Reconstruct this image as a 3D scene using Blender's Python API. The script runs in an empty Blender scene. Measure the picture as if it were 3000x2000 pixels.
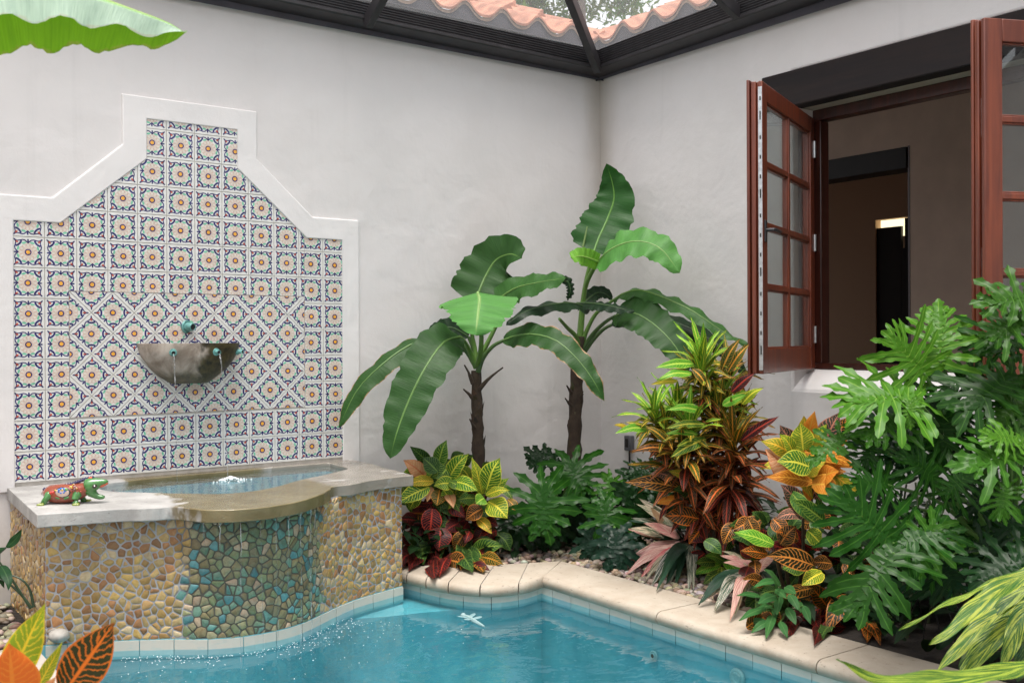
import bpy, bmesh, math, random
from mathutils import Vector, Matrix, noise
import numpy as np
random.seed(11)
V = Vector
PI = math.pi
rad = math.radians
sc = bpy.context.scene
COL = sc.collection

# ------------------------------------------------------------------ camera
CAM = V((-4.9222, -5.6063, 0.7256))
RX = V((0.80600594, -0.59188802, -0.00479652))
UP = V((0.00474204, -0.00164616, 0.9999874))
FW = V((0.59188846, 0.80601853, -0.00147994))
FPX = 2985.85                      # focal length in photograph pixels (3000 wide)

def ray(px, py):
    return FW + RX * ((px - 1500) / FPX) - UP * ((py - 1000) / FPX)
def at(px, py, d):
    return CAM + ray(px, py) * d
def hit(px, py, ax, c):
    r = ray(px, py)
    return CAM + r * ((c - CAM[ax]) / r[ax])

# ------------------------------------------------------------------ objects
ORG = {}
def tag(o, label=None, cat=None, group=None, kind=None):
    if label: o['label'] = label
    if cat: o['category'] = cat
    if group: o['group'] = group
    if kind: o['kind'] = kind
    return o
def thing(name, label, cat, loc=(0, 0, 0), group=None):
    o = bpy.data.objects.new(name, None)
    o.empty_display_size = 0.1
    COL.objects.link(o)
    o.location = loc
    ORG[o.name] = V(loc)
    return tag(o, label, cat, group)

class MB:
    """collects geometry, links it as one mesh object"""
    def __init__(s):
        s.v = []; s.f = []; s.m = []; s.lp = []; s.ca = []; s.cb = []
    def vert(s, p, lp=(0, 0, 0), ca=(1, 1, 1), cb=(1, 1, 1)):
        s.v.append(tuple(p)); s.lp.append(lp); s.ca.append(tuple(ca)[:3]); s.cb.append(tuple(cb)[:3])
        return len(s.v) - 1
    def face(s, idx, m=0):
        s.f.append(tuple(idx)); s.m.append(m)
    def poly(s, pts, m=0, **k):
        s.face([s.vert(p, **k) for p in pts], m)
    def flat(s, pts, m=0):
        pts = [V(p) for p in pts]; ar = sum(pts[i-1].x*pts[i].y - pts[i].x*pts[i-1].y for i in range(len(pts)))
        s.poly(pts if ar > 0 else pts[::-1], m)
    def box(s, lo, hi, m=0, R=None, c=None, **k):
        x0, y0, z0 = lo; x1, y1, z1 = hi
        P = [V(q) for q in ((x0,y0,z0),(x1,y0,z0),(x1,y1,z0),(x0,y1,z0),(x0,y0,z1),(x1,y0,z1),(x1,y1,z1),(x0,y1,z1))]
        if R is not None: P = [R @ q for q in P]
        if c is not None: P = [V(c) + q for q in P]
        i = [s.vert(q, **k) for q in P]
        for a in ((0,3,2,1),(4,5,6,7),(0,1,5,4),(1,2,6,5),(2,3,7,6),(3,0,4,7)):
            s.face([i[j] for j in a], m)
    def tube(s, pts, rs, n=8, m=0, cap=True, jit=0, ca=(1,1,1), cb=(1,1,1)):
        pts = [V(p) for p in pts]
        if not hasattr(rs, '__len__'): rs = [rs] * len(pts)
        rings = []; up = V((0.13, 0.21, 1))
        for i, p in enumerate(pts):
            T = (pts[min(i+1, len(pts)-1)] - pts[max(i-1, 0)]).normalized()
            a = T.cross(up)
            if a.length < .05: a = T.cross(V((1, 0, 0)))
            a.normalize(); b = T.cross(a)
            up = b.cross(T) if False else up
            ring = []
            for k in range(n):
                t = 2*PI*k/n
                r = rs[i] * (1 + (random.uniform(-jit, jit) if jit else 0))
                ring.append(s.vert(p + a*(math.cos(t)*r) + b*(math.sin(t)*r), lp=(i/(len(pts)-1), k/n, 0), ca=ca, cb=cb))
            rings.append(ring)
        for i in range(len(rings)-1):
            for k in range(n):
                s.face((rings[i][k], rings[i][(k+1) % n], rings[i+1][(k+1) % n], rings[i+1][k]), m)
        if cap:
            s.face(rings[0][::-1], m); s.face(rings[-1], m)
    def blob(s, c, r, R=None, m=0, n=8, h=5, jit=0, **k):
        rx, ry, rz = r
        rings = []
        top = None
        c = V(c)
        def P(x, y, z):
            q = V((x*rx, y*ry, z*rz))
            if jit: q *= 1 + random.uniform(-jit, jit)
            return c + (R @ q if R is not None else q)
        a = s.vert(P(0,0,-1), **k); b = s.vert(P(0,0,1), **k)
        for i in range(1, h):
            f = -PI/2 + PI*i/h
            rings.append([s.vert(P(math.cos(f)*math.cos(2*PI*j/n), math.cos(f)*math.sin(2*PI*j/n), math.sin(f)), **k) for j in range(n)])
        for j in range(n):
            s.face((a, rings[0][(j+1) % n], rings[0][j]), m)
            s.face((b, rings[-1][j], rings[-1][(j+1) % n]), m)
            for i in range(len(rings)-1):
                s.face((rings[i][j], rings[i][(j+1) % n], rings[i+1][(j+1) % n], rings[i+1][j]), m)
    def prism(s, outline, holes=(), h0=0, h1=1, mp=lambda a, b, h: (a, b, h), m=0):
        """fills a 2-D outline with holes and gives it thickness"""
        bm = bmesh.new()
        loops = [list(outline)] + [list(h) for h in holes]
        for L in loops:
            vs = [bm.verts.new((a, b, 0)) for a, b in L]
            for i in range(len(vs)): bm.edges.new((vs[i], vs[(i+1) % len(vs)]))
        bmesh.ops.triangle_fill(bm, use_beauty=True, use_dissolve=True, edges=bm.edges[:])
        bm.verts.index_update()
        flat = [(v.co.x, v.co.y) for v in bm.verts]
        fs = [[v.index for v in f.verts] for f in bm.faces]
        bm.free()
        lo = [s.vert(mp(a, b, h0)) for a, b in flat]
        hi = [s.vert(mp(a, b, h1)) for a, b in flat]
        for f in fs:
            s.face([hi[i] for i in f], m); s.face([lo[i] for i in f[::-1]], m)
        k = 0
        for L in loops:
            n = len(L)
            for i in range(n):
                a, b = k+i, k+(i+1) % n
                s.face((lo[a], lo[b], hi[b], hi[a]), m)
            k += n
    def build(s, name, mats, parent=None, smooth=True, bevel=None, recalc=False, loc=None, sub=0, ang=40, **tags):
        me = bpy.data.meshes.new(name)
        org = V((0, 0, 0))
        if parent is not None: org = ORG[parent.name]
        elif loc is not None: org = V(loc)
        me.from_pydata([(x-org.x, y-org.y, z-org.z) for x, y, z in s.v], [], s.f)
        if not isinstance(mats, (list, tuple)): mats = [mats]
        for q in mats: me.materials.append(q)
        me.polygons.foreach_set('material_index', s.m)
        a = me.attributes.new('lp', 'FLOAT_VECTOR', 'POINT'); a.data.foreach_set('vector', [c for q in s.lp for c in q])
        for nm, src in (('ca', s.ca), ('cb', s.cb)):
            a = me.attributes.new(nm, 'FLOAT_COLOR', 'POINT')
            a.data.foreach_set('color', [c for q in src for c in (q[0], q[1], q[2], 1.0)])
        if recalc:
            bm = bmesh.new(); bm.from_mesh(me)
            bmesh.ops.recalc_face_normals(bm, faces=bm.faces[:]); bm.to_mesh(me); bm.free()
        me.update()
        o = bpy.data.objects.new(name, me)
        COL.objects.link(o)
        if parent is not None: o.parent = parent
        elif loc is not None: o.location = loc
        ORG[o.name] = org
        if bevel:
            b = o.modifiers.new('bevel', 'BEVEL'); b.width = bevel; b.segments = 2; b.limit_method = 'ANGLE'; b.angle_limit = rad(30)
            b.harden_normals = False
        if sub:
            b = o.modifiers.new('sub', 'SUBSURF'); b.levels = sub; b.render_levels = sub
        if smooth:
            me.polygons.foreach_set('use_smooth', [True]*len(me.polygons))
            if ang is not None:
                try: me.set_sharp_from_angle(angle=rad(ang))
                except Exception: pass
        return tag(o, **tags)

def catmull(ctrl, n):
    P = [V(c) for c in ctrl]
    P = [P[0]*2 - P[1]] + P + [P[-1]*2 - P[-2]]
    segs = len(P) - 3
    # even arc-length sampling
    raw = []
    for i in range(segs):
        a, b, c, d = P[i:i+4]
        for k in range(12):
            t = k/12
            raw.append(.5*((2*b) + (c-a)*t + (2*a-5*b+4*c-d)*t*t + (3*b-a-3*c+d)*t**3))
    raw.append(P[-2].copy())
    L = [0]
    for i in range(1, len(raw)): L.append(L[-1] + (raw[i]-raw[i-1]).length)
    out = []; j = 0
    for k in range(n):
        t = L[-1]*k/(n-1)
        while j < len(L)-2 and L[j+1] < t: j += 1
        w = (t-L[j]) / max(1e-9, L[j+1]-L[j])
        out.append(raw[j].lerp(raw[j+1], min(1, max(0, w))))
    return out
def lerp(a, b, t): return a + (b-a)*t
def mixc(a, b, t): return tuple(lerp(x, y, t) for x, y in zip(a, b))
def jitc(c, j=.15):
    k = 1 + random.uniform(-j, j)
    return tuple(max(0, x*k*(1+random.uniform(-j, j)*.4)) for x in c)

# ------------------------------------------------------------------ materials
class NT:
    def __init__(s, name):
        s.mat = bpy.data.materials.new(name); s.mat.use_nodes = True
        s.t = s.mat.node_tree; s.t.nodes.clear()
        s.out = s.n('ShaderNodeOutputMaterial')
    def n(s, kind, ins=None, **props):
        nd = s.t.nodes.new(kind)
        for k, v in props.items(): setattr(nd, k, v)
        if ins:
            for k, v in ins.items():
                if hasattr(v, 'is_linked'): s.t.links.new(v, nd.inputs[k])
                else: nd.inputs[k].default_value = v
        return nd
    def math(s, op, a, b=None, c=None, clamp=False):
        nd = s.n('ShaderNodeMath', operation=op, use_clamp=clamp)
        for i, v in enumerate((a, b, c)):
            if v is None: continue
            if hasattr(v, 'is_linked'): s.t.links.new(v, nd.inputs[i])
            else: nd.inputs[i].default_value = v
        return nd.outputs[0]
    def mix(s, fac, a, b, blend='MIX'):
        nd = s.n('ShaderNodeMix', data_type='RGBA', blend_type=blend)
        for k, v in ((0, fac), (6, a), (7, b)):
            if hasattr(v, 'is_linked'): s.t.links.new(v, nd.inputs[k])
            else: nd.inputs[k].default_value = v if k == 0 else (*v[:3], 1)
        return nd.outputs[2]
    def noise(s, vec, scale, detail=4, rough=.55, dist=0):
        return s.n('ShaderNodeTexNoise', {'Vector': vec, 'Scale': scale, 'Detail': detail, 'Roughness': rough, 'Distortion': dist}).outputs['Fac']
    def ramp(s, fac, lo, hi, smooth=True):
        return s.n('ShaderNodeMapRange', {'Value': fac, 'From Min': lo, 'From Max': hi}, interpolation_type='SMOOTHSTEP' if smooth else 'LINEAR').outputs['Result']
    def fresnel(s, ior, **k):
        """thin-surface fresnel: the same from either side"""
        b = s.n('ShaderNodeNewGeometry').outputs['Backfacing']
        i = s.math('ADD', ior, s.math('MULTIPLY', b, 1/ior - ior))
        return s.n('ShaderNodeFresnel', dict({'IOR': i}, **k)).outputs[0]
    def obj(s): return s.n('ShaderNodeTexCoord').outputs['Object']
    def scale(s, vec, v): return s.n('ShaderNodeVectorMath', {0: vec, 1: v}, operation='MULTIPLY').outputs[0]
    def bump(s, h, strength, dist, nrm=None):
        d = {'Height': h, 'Strength': strength, 'Distance': dist}
        if nrm is not None: d['Normal'] = nrm
        return s.n('ShaderNodeBump', d).outputs[0]
    def attr(s, name): return s.n('ShaderNodeAttribute', attribute_name=name)
    def principled(s, **k):
        d = {}
        for a, v in k.items():
            key = {'base': 'Base Color', 'rough': 'Roughness', 'metal': 'Metallic', 'spec': 'Specular IOR Level', 'coat': 'Coat Weight',
                   'coatr': 'Coat Roughness', 'normal': 'Normal', 'alpha': 'Alpha', 'ior': 'IOR', 'trans': 'Transmission Weight', 'em': 'Emission Color', 'ems': 'Emission Strength'}[a]
            if key in ('Base Color', 'Emission Color') and not hasattr(v, 'is_linked'): v = (*v[:3], 1)
            d[key] = v
        return s.n('ShaderNodeBsdfPrincipled', d).outputs[0]
    def done(s, sh):
        s.t.links.new(sh, s.out.inputs['Surface']); return s.mat

def simple(name, col, rough=.5, spec=.5, metal=0, coat=0, nscale=None, namt=.25, bscale=None, bstr=.2, bdist=.005, stretch=(1, 1, 1)):
    t = NT(name); vec = t.scale(t.obj(), stretch)
    base = (*col, 1); k = dict(rough=rough, spec=spec, metal=metal, coat=coat)
    if nscale:
        f = t.noise(vec, nscale)
        base = t.mix(t.ramp(f, .3, .7), tuple(c*(1-namt) for c in col), tuple(min(1, c*(1+namt)) for c in col))
    if bscale: k['normal'] = t.bump(t.noise(vec, bscale, 6, .6), bstr, bdist)
    return t.done(t.principled(base=base, **k))

def stucco(name, col, warm):
    t = NT(name); o = t.obj()
    a = t.noise(o, 1.1, 5, .6); b = t.noise(o, 7, 5, .65, .4)
    base = t.mix(t.ramp(a, .3, .75), col, warm)
    base = t.mix(t.math('MULTIPLY', t.ramp(b, .52, .75), .12), base, tuple(c*.86 for c in warm))
    # rain streaks running down
    st = t.noise(t.scale(o, (9, 9, .5)), 1.0, 4, .6)
    base = t.mix(t.math('MULTIPLY', t.ramp(st, .56, .8), .22), base, tuple(c*.72 for c in warm))
    # splash dirt rising from the planting
    gz = t.n('ShaderNodeSeparateXYZ', {0: t.n('ShaderNodeNewGeometry').outputs['Position']}).outputs[2]
    sp_ = t.ramp(t.math('ADD', gz, t.math('MULTIPLY', t.math('SUBTRACT', b, .5), .5)), -.12, -.45)
    base = t.mix(t.math('MULTIPLY', sp_, .45), base, (.40, .36, .30))
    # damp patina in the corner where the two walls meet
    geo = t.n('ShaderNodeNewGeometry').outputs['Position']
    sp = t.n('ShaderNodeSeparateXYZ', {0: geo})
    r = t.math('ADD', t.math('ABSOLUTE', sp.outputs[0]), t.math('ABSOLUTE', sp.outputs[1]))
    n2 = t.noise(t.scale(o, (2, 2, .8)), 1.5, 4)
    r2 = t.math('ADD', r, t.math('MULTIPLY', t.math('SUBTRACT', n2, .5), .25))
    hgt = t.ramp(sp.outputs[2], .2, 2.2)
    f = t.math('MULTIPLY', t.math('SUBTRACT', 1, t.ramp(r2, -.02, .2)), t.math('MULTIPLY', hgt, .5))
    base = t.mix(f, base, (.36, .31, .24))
    n1 = t.noise(o, 3.2, 3, .5, .3); n2 = t.noise(o, 22, 6, .7); n3 = t.noise(o, 160, 3, .6)
    nb = t.bump(n1, .42, .03); nb = t.bump(n2, .28, .006, nb); nb = t.bump(n3, .22, .0015, nb)
    return t.done(t.principled(base=base, rough=.85, spec=.25, normal=nb))
M_WALL = stucco('stucco_white', (.70, .675, .67), (.66, .635, .625))
M_SURR = stucco('stucco_surround', (.75, .73, .725), (.72, .70, .695))
M_ROOM = simple('plaster_tan', (.54, .425, .345), .9, nscale=3, namt=.08, bscale=30, bstr=.15)
M_CEIL = simple('room_ceiling', (.55, .48, .40), .9)
M_ROOMFLOOR = simple('room_floor', (.25, .14, .08), .5)
M_BLACK = simple('black_wood', (.008, .006, .006), .6, nscale=8, namt=.3)

def wood(name, col, dark, rough=.33, ax=2, coat=.35):
    t = NT(name); o = t.obj()
    s_ = [26, 26, 26]; s_[ax] = 1.6
    g = t.noise(t.scale(o, tuple(s_)), 1.0, 6, .6, .6)
    g2 = t.noise(o, 2.3, 3)
    base = t.mix(t.ramp(g, .32, .68), dark, col)
    base = t.mix(t.math('MULTIPLY', t.ramp(g2, .4, .7), .35), base, tuple(c*.55 for c in dark))
    return t.done(t.principled(base=base, rough=t.math('ADD', rough, t.math('MULTIPLY', g, .12)), coat=coat, coatr=.25, normal=t.bump(g, .15, .001)))
M_MAHOG = wood('mahogany', (.205, .042, .014), (.11, .02, .008))
M_MAHOGD = wood('mahogany_dark', (.06, .012, .006), (.028, .007, .004))
M_LINTEL = wood('lintel_wood', (.018, .011, .010), (.008, .005, .006), .8, 1, 0)
M_BRONZE = simple('bronze_aluminium', (.022, .020, .023), .5, nscale=14, namt=.25, bscale=60, bstr=.08, bdist=.001)
M_STEEL = simple('galvanised_steel', (.55, .57, .58), .35, metal=.9, nscale=40, namt=.15)
M_FASCIA = simple('grey_fascia', (.055, .052, .065), .7, nscale=5, namt=.2)
M_TERRA = simple('terracotta', (.36, .16, .10), .8, nscale=9, namt=.3, bscale=60, bstr=.2)
M_MORTAR = simple('tile_mortar', (.30, .21, .15), .9, nscale=20, namt=.3, bscale=50, bstr=.3)

def glass(name, tint=(.82, .86, .86), refl=1.0):
    t = NT(name)
    fr = t.fresnel(1.5)
    a = t.n('ShaderNodeBsdfTransparent', {'Color': (*tint, 1)}).outputs[0]
    b = t.n('ShaderNodeBsdfGlossy', {'Color': (refl, refl, refl, 1), 'Roughness': .01}).outputs[0]
    f = t.math('MINIMUM', t.math('MULTIPLY', fr, 1.6), 1)
    return t.done(t.n('ShaderNodeMixShader', {0: f, 1: a, 2: b}).outputs[0])
M_GLASS = glass('window_glass')
def screenmat():
    t = NT('insect_screen')
    a = t.n('ShaderNodeBsdfTransparent', {'Color': (1, 1, 1, 1)}).outputs[0]
    b = t.n('ShaderNodeBsdfDiffuse', {'Color': (.7, .7, .72, 1)}).outputs[0]
    c = t.n('ShaderNodeBsdfTranslucent', {'Color': (.6, .6, .62, 1)}).outputs[0]
    bc = t.n('ShaderNodeMixShader', {0: .6, 1: b, 2: c}).outputs[0]
    return t.done(t.n('ShaderNodeMixShader', {0: .18, 1: a, 2: bc}).outputs[0])
M_SCREEN = screenmat()

def glaze(name, col, rough=.16, n=.06):
    return simple(name, col, rough, coat=.3, nscale=30, namt=n)
M_TILE = [glaze('glaze_white', (.70, .70, .68)), glaze('glaze_navy', (.022, .022, .135), .2, .25), glaze('glaze_rust_line', (.55, .26, .19), .2),
          glaze('glaze_yellow', (.78, .38, .05), .2, .1), glaze('glaze_green', (.17, .50, .33), .2, .2), glaze('glaze_coral', (.52, .10, .06), .2, .2),
          glaze('glaze_cream', (.68, .63, .56), .18), simple('tile_grout', (.47, .44, .40), .9, nscale=20, namt=.15)]

def stonemat(name, a, b, wet=None, rough=.8):
    t = NT(name); o = t.obj()
    n = t.noise(o, 5, 8, .65, .5); m = t.noise(o, 45, 4, .7)
    base = t.mix(t.ramp(n, .3, .7), a, b)
    pits = t.ramp(t.noise(t.scale(o, (1, 1, 3)), 38, 3, .6), .62, .72)
    base = t.mix(t.math('MULTIPLY', pits, .55), base, tuple(c*.35 for c in a))
    rg = rough
    if wet:
        col, x0 = wet
        geo = t.n('ShaderNodeNewGeometry').outputs['Position']; sp = t.n('ShaderNodeSeparateXYZ', {0: geo})
        n3 = t.noise(o, 3.2, 4, .6, .8)
        w = t.ramp(t.math('ADD', sp.outputs[0], t.math('MULTIPLY', t.math('SUBTRACT', n3, .5), .55)), x0-.03, x0+.03)
        dry = t.ramp(t.noise(t.scale(o, (2.2, 5, 2)), 1.6, 3, .5, .6), .6, .63)   # patches that stayed dry
        dry = t.math('MULTIPLY', dry, t.ramp(sp.outputs[0], x0+.75, x0+.95))
        w = t.math('MULTIPLY', w, t.math('SUBTRACT', 1, dry))
        algae = t.ramp(t.math('ABSOLUTE', t.math('SUBTRACT', sp.outputs[0], -3.05)), .46, .38)
        wc = t.mix(t.ramp(n, .35, .7), tuple(c*.8 for c in col), col)
        wc2 = t.mix(algae, wc, t.mix(t.ramp(n, .3, .7), (.13, .10, .045), (.21, .175, .095)))
        base = t.mix(w, base, wc2)
        rg = t.math('SUBTRACT', rough, t.math('MULTIPLY', w, rough-.16))
    if not wet:      # rust coloured waterline staining on the rounded nose, in blotches
        zz = t.n('ShaderNodeSeparateXYZ', {0: t.n('ShaderNodeNewGeometry').outputs['Position']}).outputs[2]
        k_ = t.math('MULTIPLY', t.ramp(t.math('ADD', zz, t.math('MULTIPLY', t.math('SUBTRACT', n, .5), .05)), -.562, -.592), t.ramp(t.noise(o, 3.4, 4), .3, .62))
        base = t.mix(t.math('MULTIPLY', k_, .6), base, (.25, .18, .12))
        base = t.mix(t.math('MULTIPLY', t.ramp(t.noise(o, 1.7, 5, .6, 1), .52, .7), .3), base, (.33, .26, .19))
    nb = t.bump(n, .55, .014); nb = t.bump(m, .45, .003, nb); nb = t.bump(t.math('SUBTRACT', 1, pits), .4, .004, nb)
    return t.done(t.principled(base=base, rough=rg, normal=nb))
M_SLAB = stonemat('travertine_slab', (.29, .28, .27), (.44, .43, .415), ((.30, .27, .23), -3.42))
M_COPING = stonemat('limestone_coping', (.39, .325, .255), (.465, .405, .33), None, .75)
M_COPJOINT = simple('coping_joint', (.33, .305, .275), .9)
M_PEB = None
def pebmat():
    t = NT('cut_pebble'); ca = t.attr('ca'); o = t.obj()
    n = t.noise(o, 60, 5, .65, .8)
    base = t.mix(t.math('MULTIPLY', t.ramp(n, .35, .75), .55), ca.outputs['Color'], t.mix(1, ca.outputs['Color'], (.55, .42, .30), 'MULTIPLY'))
    return t.done(t.principled(base=base, rough=.38, coat=.25, coatr=.2, normal=t.bump(n, .3, .002)))
M_PEB = pebmat()
def groutmat():
    t = NT('pebble_grout'); geo = t.n('ShaderNodeNewGeometry').outputs['Position']; sp = t.n('ShaderNodeSeparateXYZ', {0: geo})
    o = t.obj(); n = t.noise(o, 9, 4)
    w = t.ramp(t.math('ADD', t.math('ABSOLUTE', t.math('SUBTRACT', sp.outputs[0], -3.07)), t.math('MULTIPLY', t.math('SUBTRACT', n, .5), .16)), .36, .30)
    a = t.mix(t.ramp(n, .3, .7), (.34, .345, .38), (.46, .465, .50))
    return t.done(t.principled(base=t.mix(w, a, (.10, .095, .075)), rough=.6, normal=t.bump(t.noise(o, 120, 3), .3, .001)))
M_GROUT = groutmat()
M_SOIL = simple('dark_soil', (.022, .016, .012), .95, nscale=14, namt=.5, bscale=30, bstr=.7, bdist=.02)
M_PAVE = simple('deck_paving', (.42, .38, .33), .85, nscale=4, namt=.1, bscale=60, bstr=.15)
def attrmat(name, rough=.6, coat=0, bscale=50, nz=.35):
    t = NT(name); ca = t.attr('ca'); n = t.noise(t.obj(), bscale, 4, .6)
    base = t.mix(t.math('MULTIPLY', t.ramp(n, .35, .7), nz), ca.outputs['Color'], t.mix(1, ca.outputs['Color'], (.45, .42, .4), 'MULTIPLY'))
    return t.done(t.principled(base=base, rough=rough, coat=coat, coatr=.12, normal=t.bump(n, .25, .003)))
M_GRAVEL = attrmat('river_pebbles', .6)
M_CERAMIC = attrmat('glazed_ceramic', .22, .8, 30, .12)
M_BARK = attrmat('bark', .9, 0, 24, .7)
M_STEM = attrmat('stem', .5, 0, 40, .3)

def pooltile():
    t = NT('waterline_tile'); ca = t.attr('ca'); o = t.obj(); geo = t.n('ShaderNodeNewGeometry').outputs['Position']; sp = t.n('ShaderNodeSeparateXYZ', {0: geo})
    n = t.noise(t.scale(o, (1, 1, 3)), 14, 6, .7); n2 = t.noise(o, 2.1, 3)
    scum = t.ramp(t.math('ADD', sp.outputs[2], t.math('MULTIPLY', t.math('SUBTRACT', n2, .5), .02)), -.650, -.644)     # lime scale above the splash line
    scum = t.math('MULTIPLY', scum, t.ramp(n, .1, .5))
    base = t.mix(t.math('MULTIPLY', scum, .95), t.mix(t.ramp(n, .3, .7), ca.outputs['Color'], t.mix(1, ca.outputs['Color'], (.85, .9, .9), 'MULTIPLY')), (.56, .52, .455))
    return t.done(t.principled(base=base, rough=t.math('ADD', .15, t.math('MULTIPLY', scum, .5)), normal=t.bump(n, .2, .002)))
M_POOLTILE = pooltile()
def plaster():
    t = NT('pool_plaster'); o = t.obj(); n = t.noise(o, 1.6, 6, .6, 1.2); n2 = t.noise(o, 9, 5, .65)
    base = t.mix(t.ramp(n, .3, .72), (.095, .305, .36), (.165, .435, .495))
    base = t.mix(t.math('MULTIPLY', t.ramp(n2, .5, .75), .25), base, (.07, .27, .33))
    return t.done(t.principled(base=base, rough=.8))
M_PLASTER = plaster()
def water(name, tint, scale, strength, dist, foam=False):
    t = NT(name); o = t.obj()
    a = t.noise(t.scale(o, (1, 1.5, 1)), scale, 3, .5, .9); b = t.noise(o, scale*3.7, 3, .55, .5)
    h = t.math('ADD', a, t.math('MULTIPLY', b, .22))
    nb = t.bump(h, strength, dist)
    fr = t.fresnel(1.33, Normal=nb)
    tr = t.n('ShaderNodeBsdfTransparent', {'Color': (*tint, 1)}).outputs[0]
    gl = t.n('ShaderNodeBsdfGlossy', {'Color': (1, 1, 1, 1), 'Roughness': .02, 'Normal': nb}).outputs[0]
    return t.done(t.n('ShaderNodeMixShader', {0: fr, 1: tr, 2: gl}).outputs[0])
M_WATER = water('pool_water', (.68, .90, .93), 1.7, .44, .03)
M_FWATER = water('basin_water', (.82, .90, .92), 7, .4, .012)
def streammat():
    t = NT('falling_water')
    lw = t.fresnel(1.33)
    n = t.noise(t.scale(t.obj(), (60, 60, 14)), 1, 3, .6, 1)
    tr = t.n('ShaderNodeBsdfTransparent', {'Color': (.93, .95, .96, 1)}).outputs[0]
    gl = t.n('ShaderNodeBsdfGlossy', {'Roughness': .05, 'Normal': t.bump(n, .8, .01)}).outputs[0]
    df = t.n('ShaderNodeBsdfDiffuse', {'Color': (.9, .92, .94, 1)}).outputs[0]
    s1 = t.n('ShaderNodeMixShader', {0: t.math('MULTIPLY', t.ramp(n, .45, .7), .32), 1: tr, 2: df}).outputs[0]
    return t.done(t.n('ShaderNodeMixShader', {0: t.math('MINIMUM', t.math('ADD', lw, .08), 1), 1: s1, 2: gl}).outputs[0])
M_STREAM = streammat()
M_FOAM = simple('foam', (.85, .90, .91), .4)
M_WHITEPL = simple('white_plastic', (.26, .38, .39), .4)
M_DARKHOLE = simple('dark_hole', (.01, .01, .01), .8)
M_COPPER = simple('verdigris_copper', (.15, .36, .34), .5, metal=.1, nscale=40, namt=.35, bscale=60, bstr=.3)
def bowlmat():
    t = NT('mossy_stone'); o = t.obj(); geo = t.n('ShaderNodeNewGeometry').outputs['Position']; sp = t.n('ShaderNodeSeparateXYZ', {0: geo})
    n = t.noise(o, 9, 7, .65, .6); n2 = t.noise(o, 22, 5, .7); n3 = t.noise(o, 5, 3, .5, 1.2)
    base = t.mix(t.ramp(n, .3, .7), (.20, .16, .125), (.48, .42, .365))
    x = t.math('ADD', sp.outputs[0], t.math('MULTIPLY', t.math('SUBTRACT', n3, .5), .28))
    moss = t.ramp(x, -3.02, -2.97)
    low = t.math('MULTIPLY', t.ramp(t.math('ADD', sp.outputs[2], t.math('MULTIPLY', t.math('SUBTRACT', n3, .5), .1)), .57, .53), .8)
    w = t.math('MAXIMUM', moss, low)
    mc = t.mix(t.ramp(n2, .35, .65), (.018, .014, .008), (.085, .065, .022))
    base = t.mix(w, base, mc)
    nb = t.bump(n, .5, .012); nb = t.bump(n2, .5, .006, nb)
    return t.done(t.principled(base=base, rough=t.math('SUBTRACT', .85, t.math('MULTIPLY', w, .4)), normal=nb))
M_BOWL = bowlmat()

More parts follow.
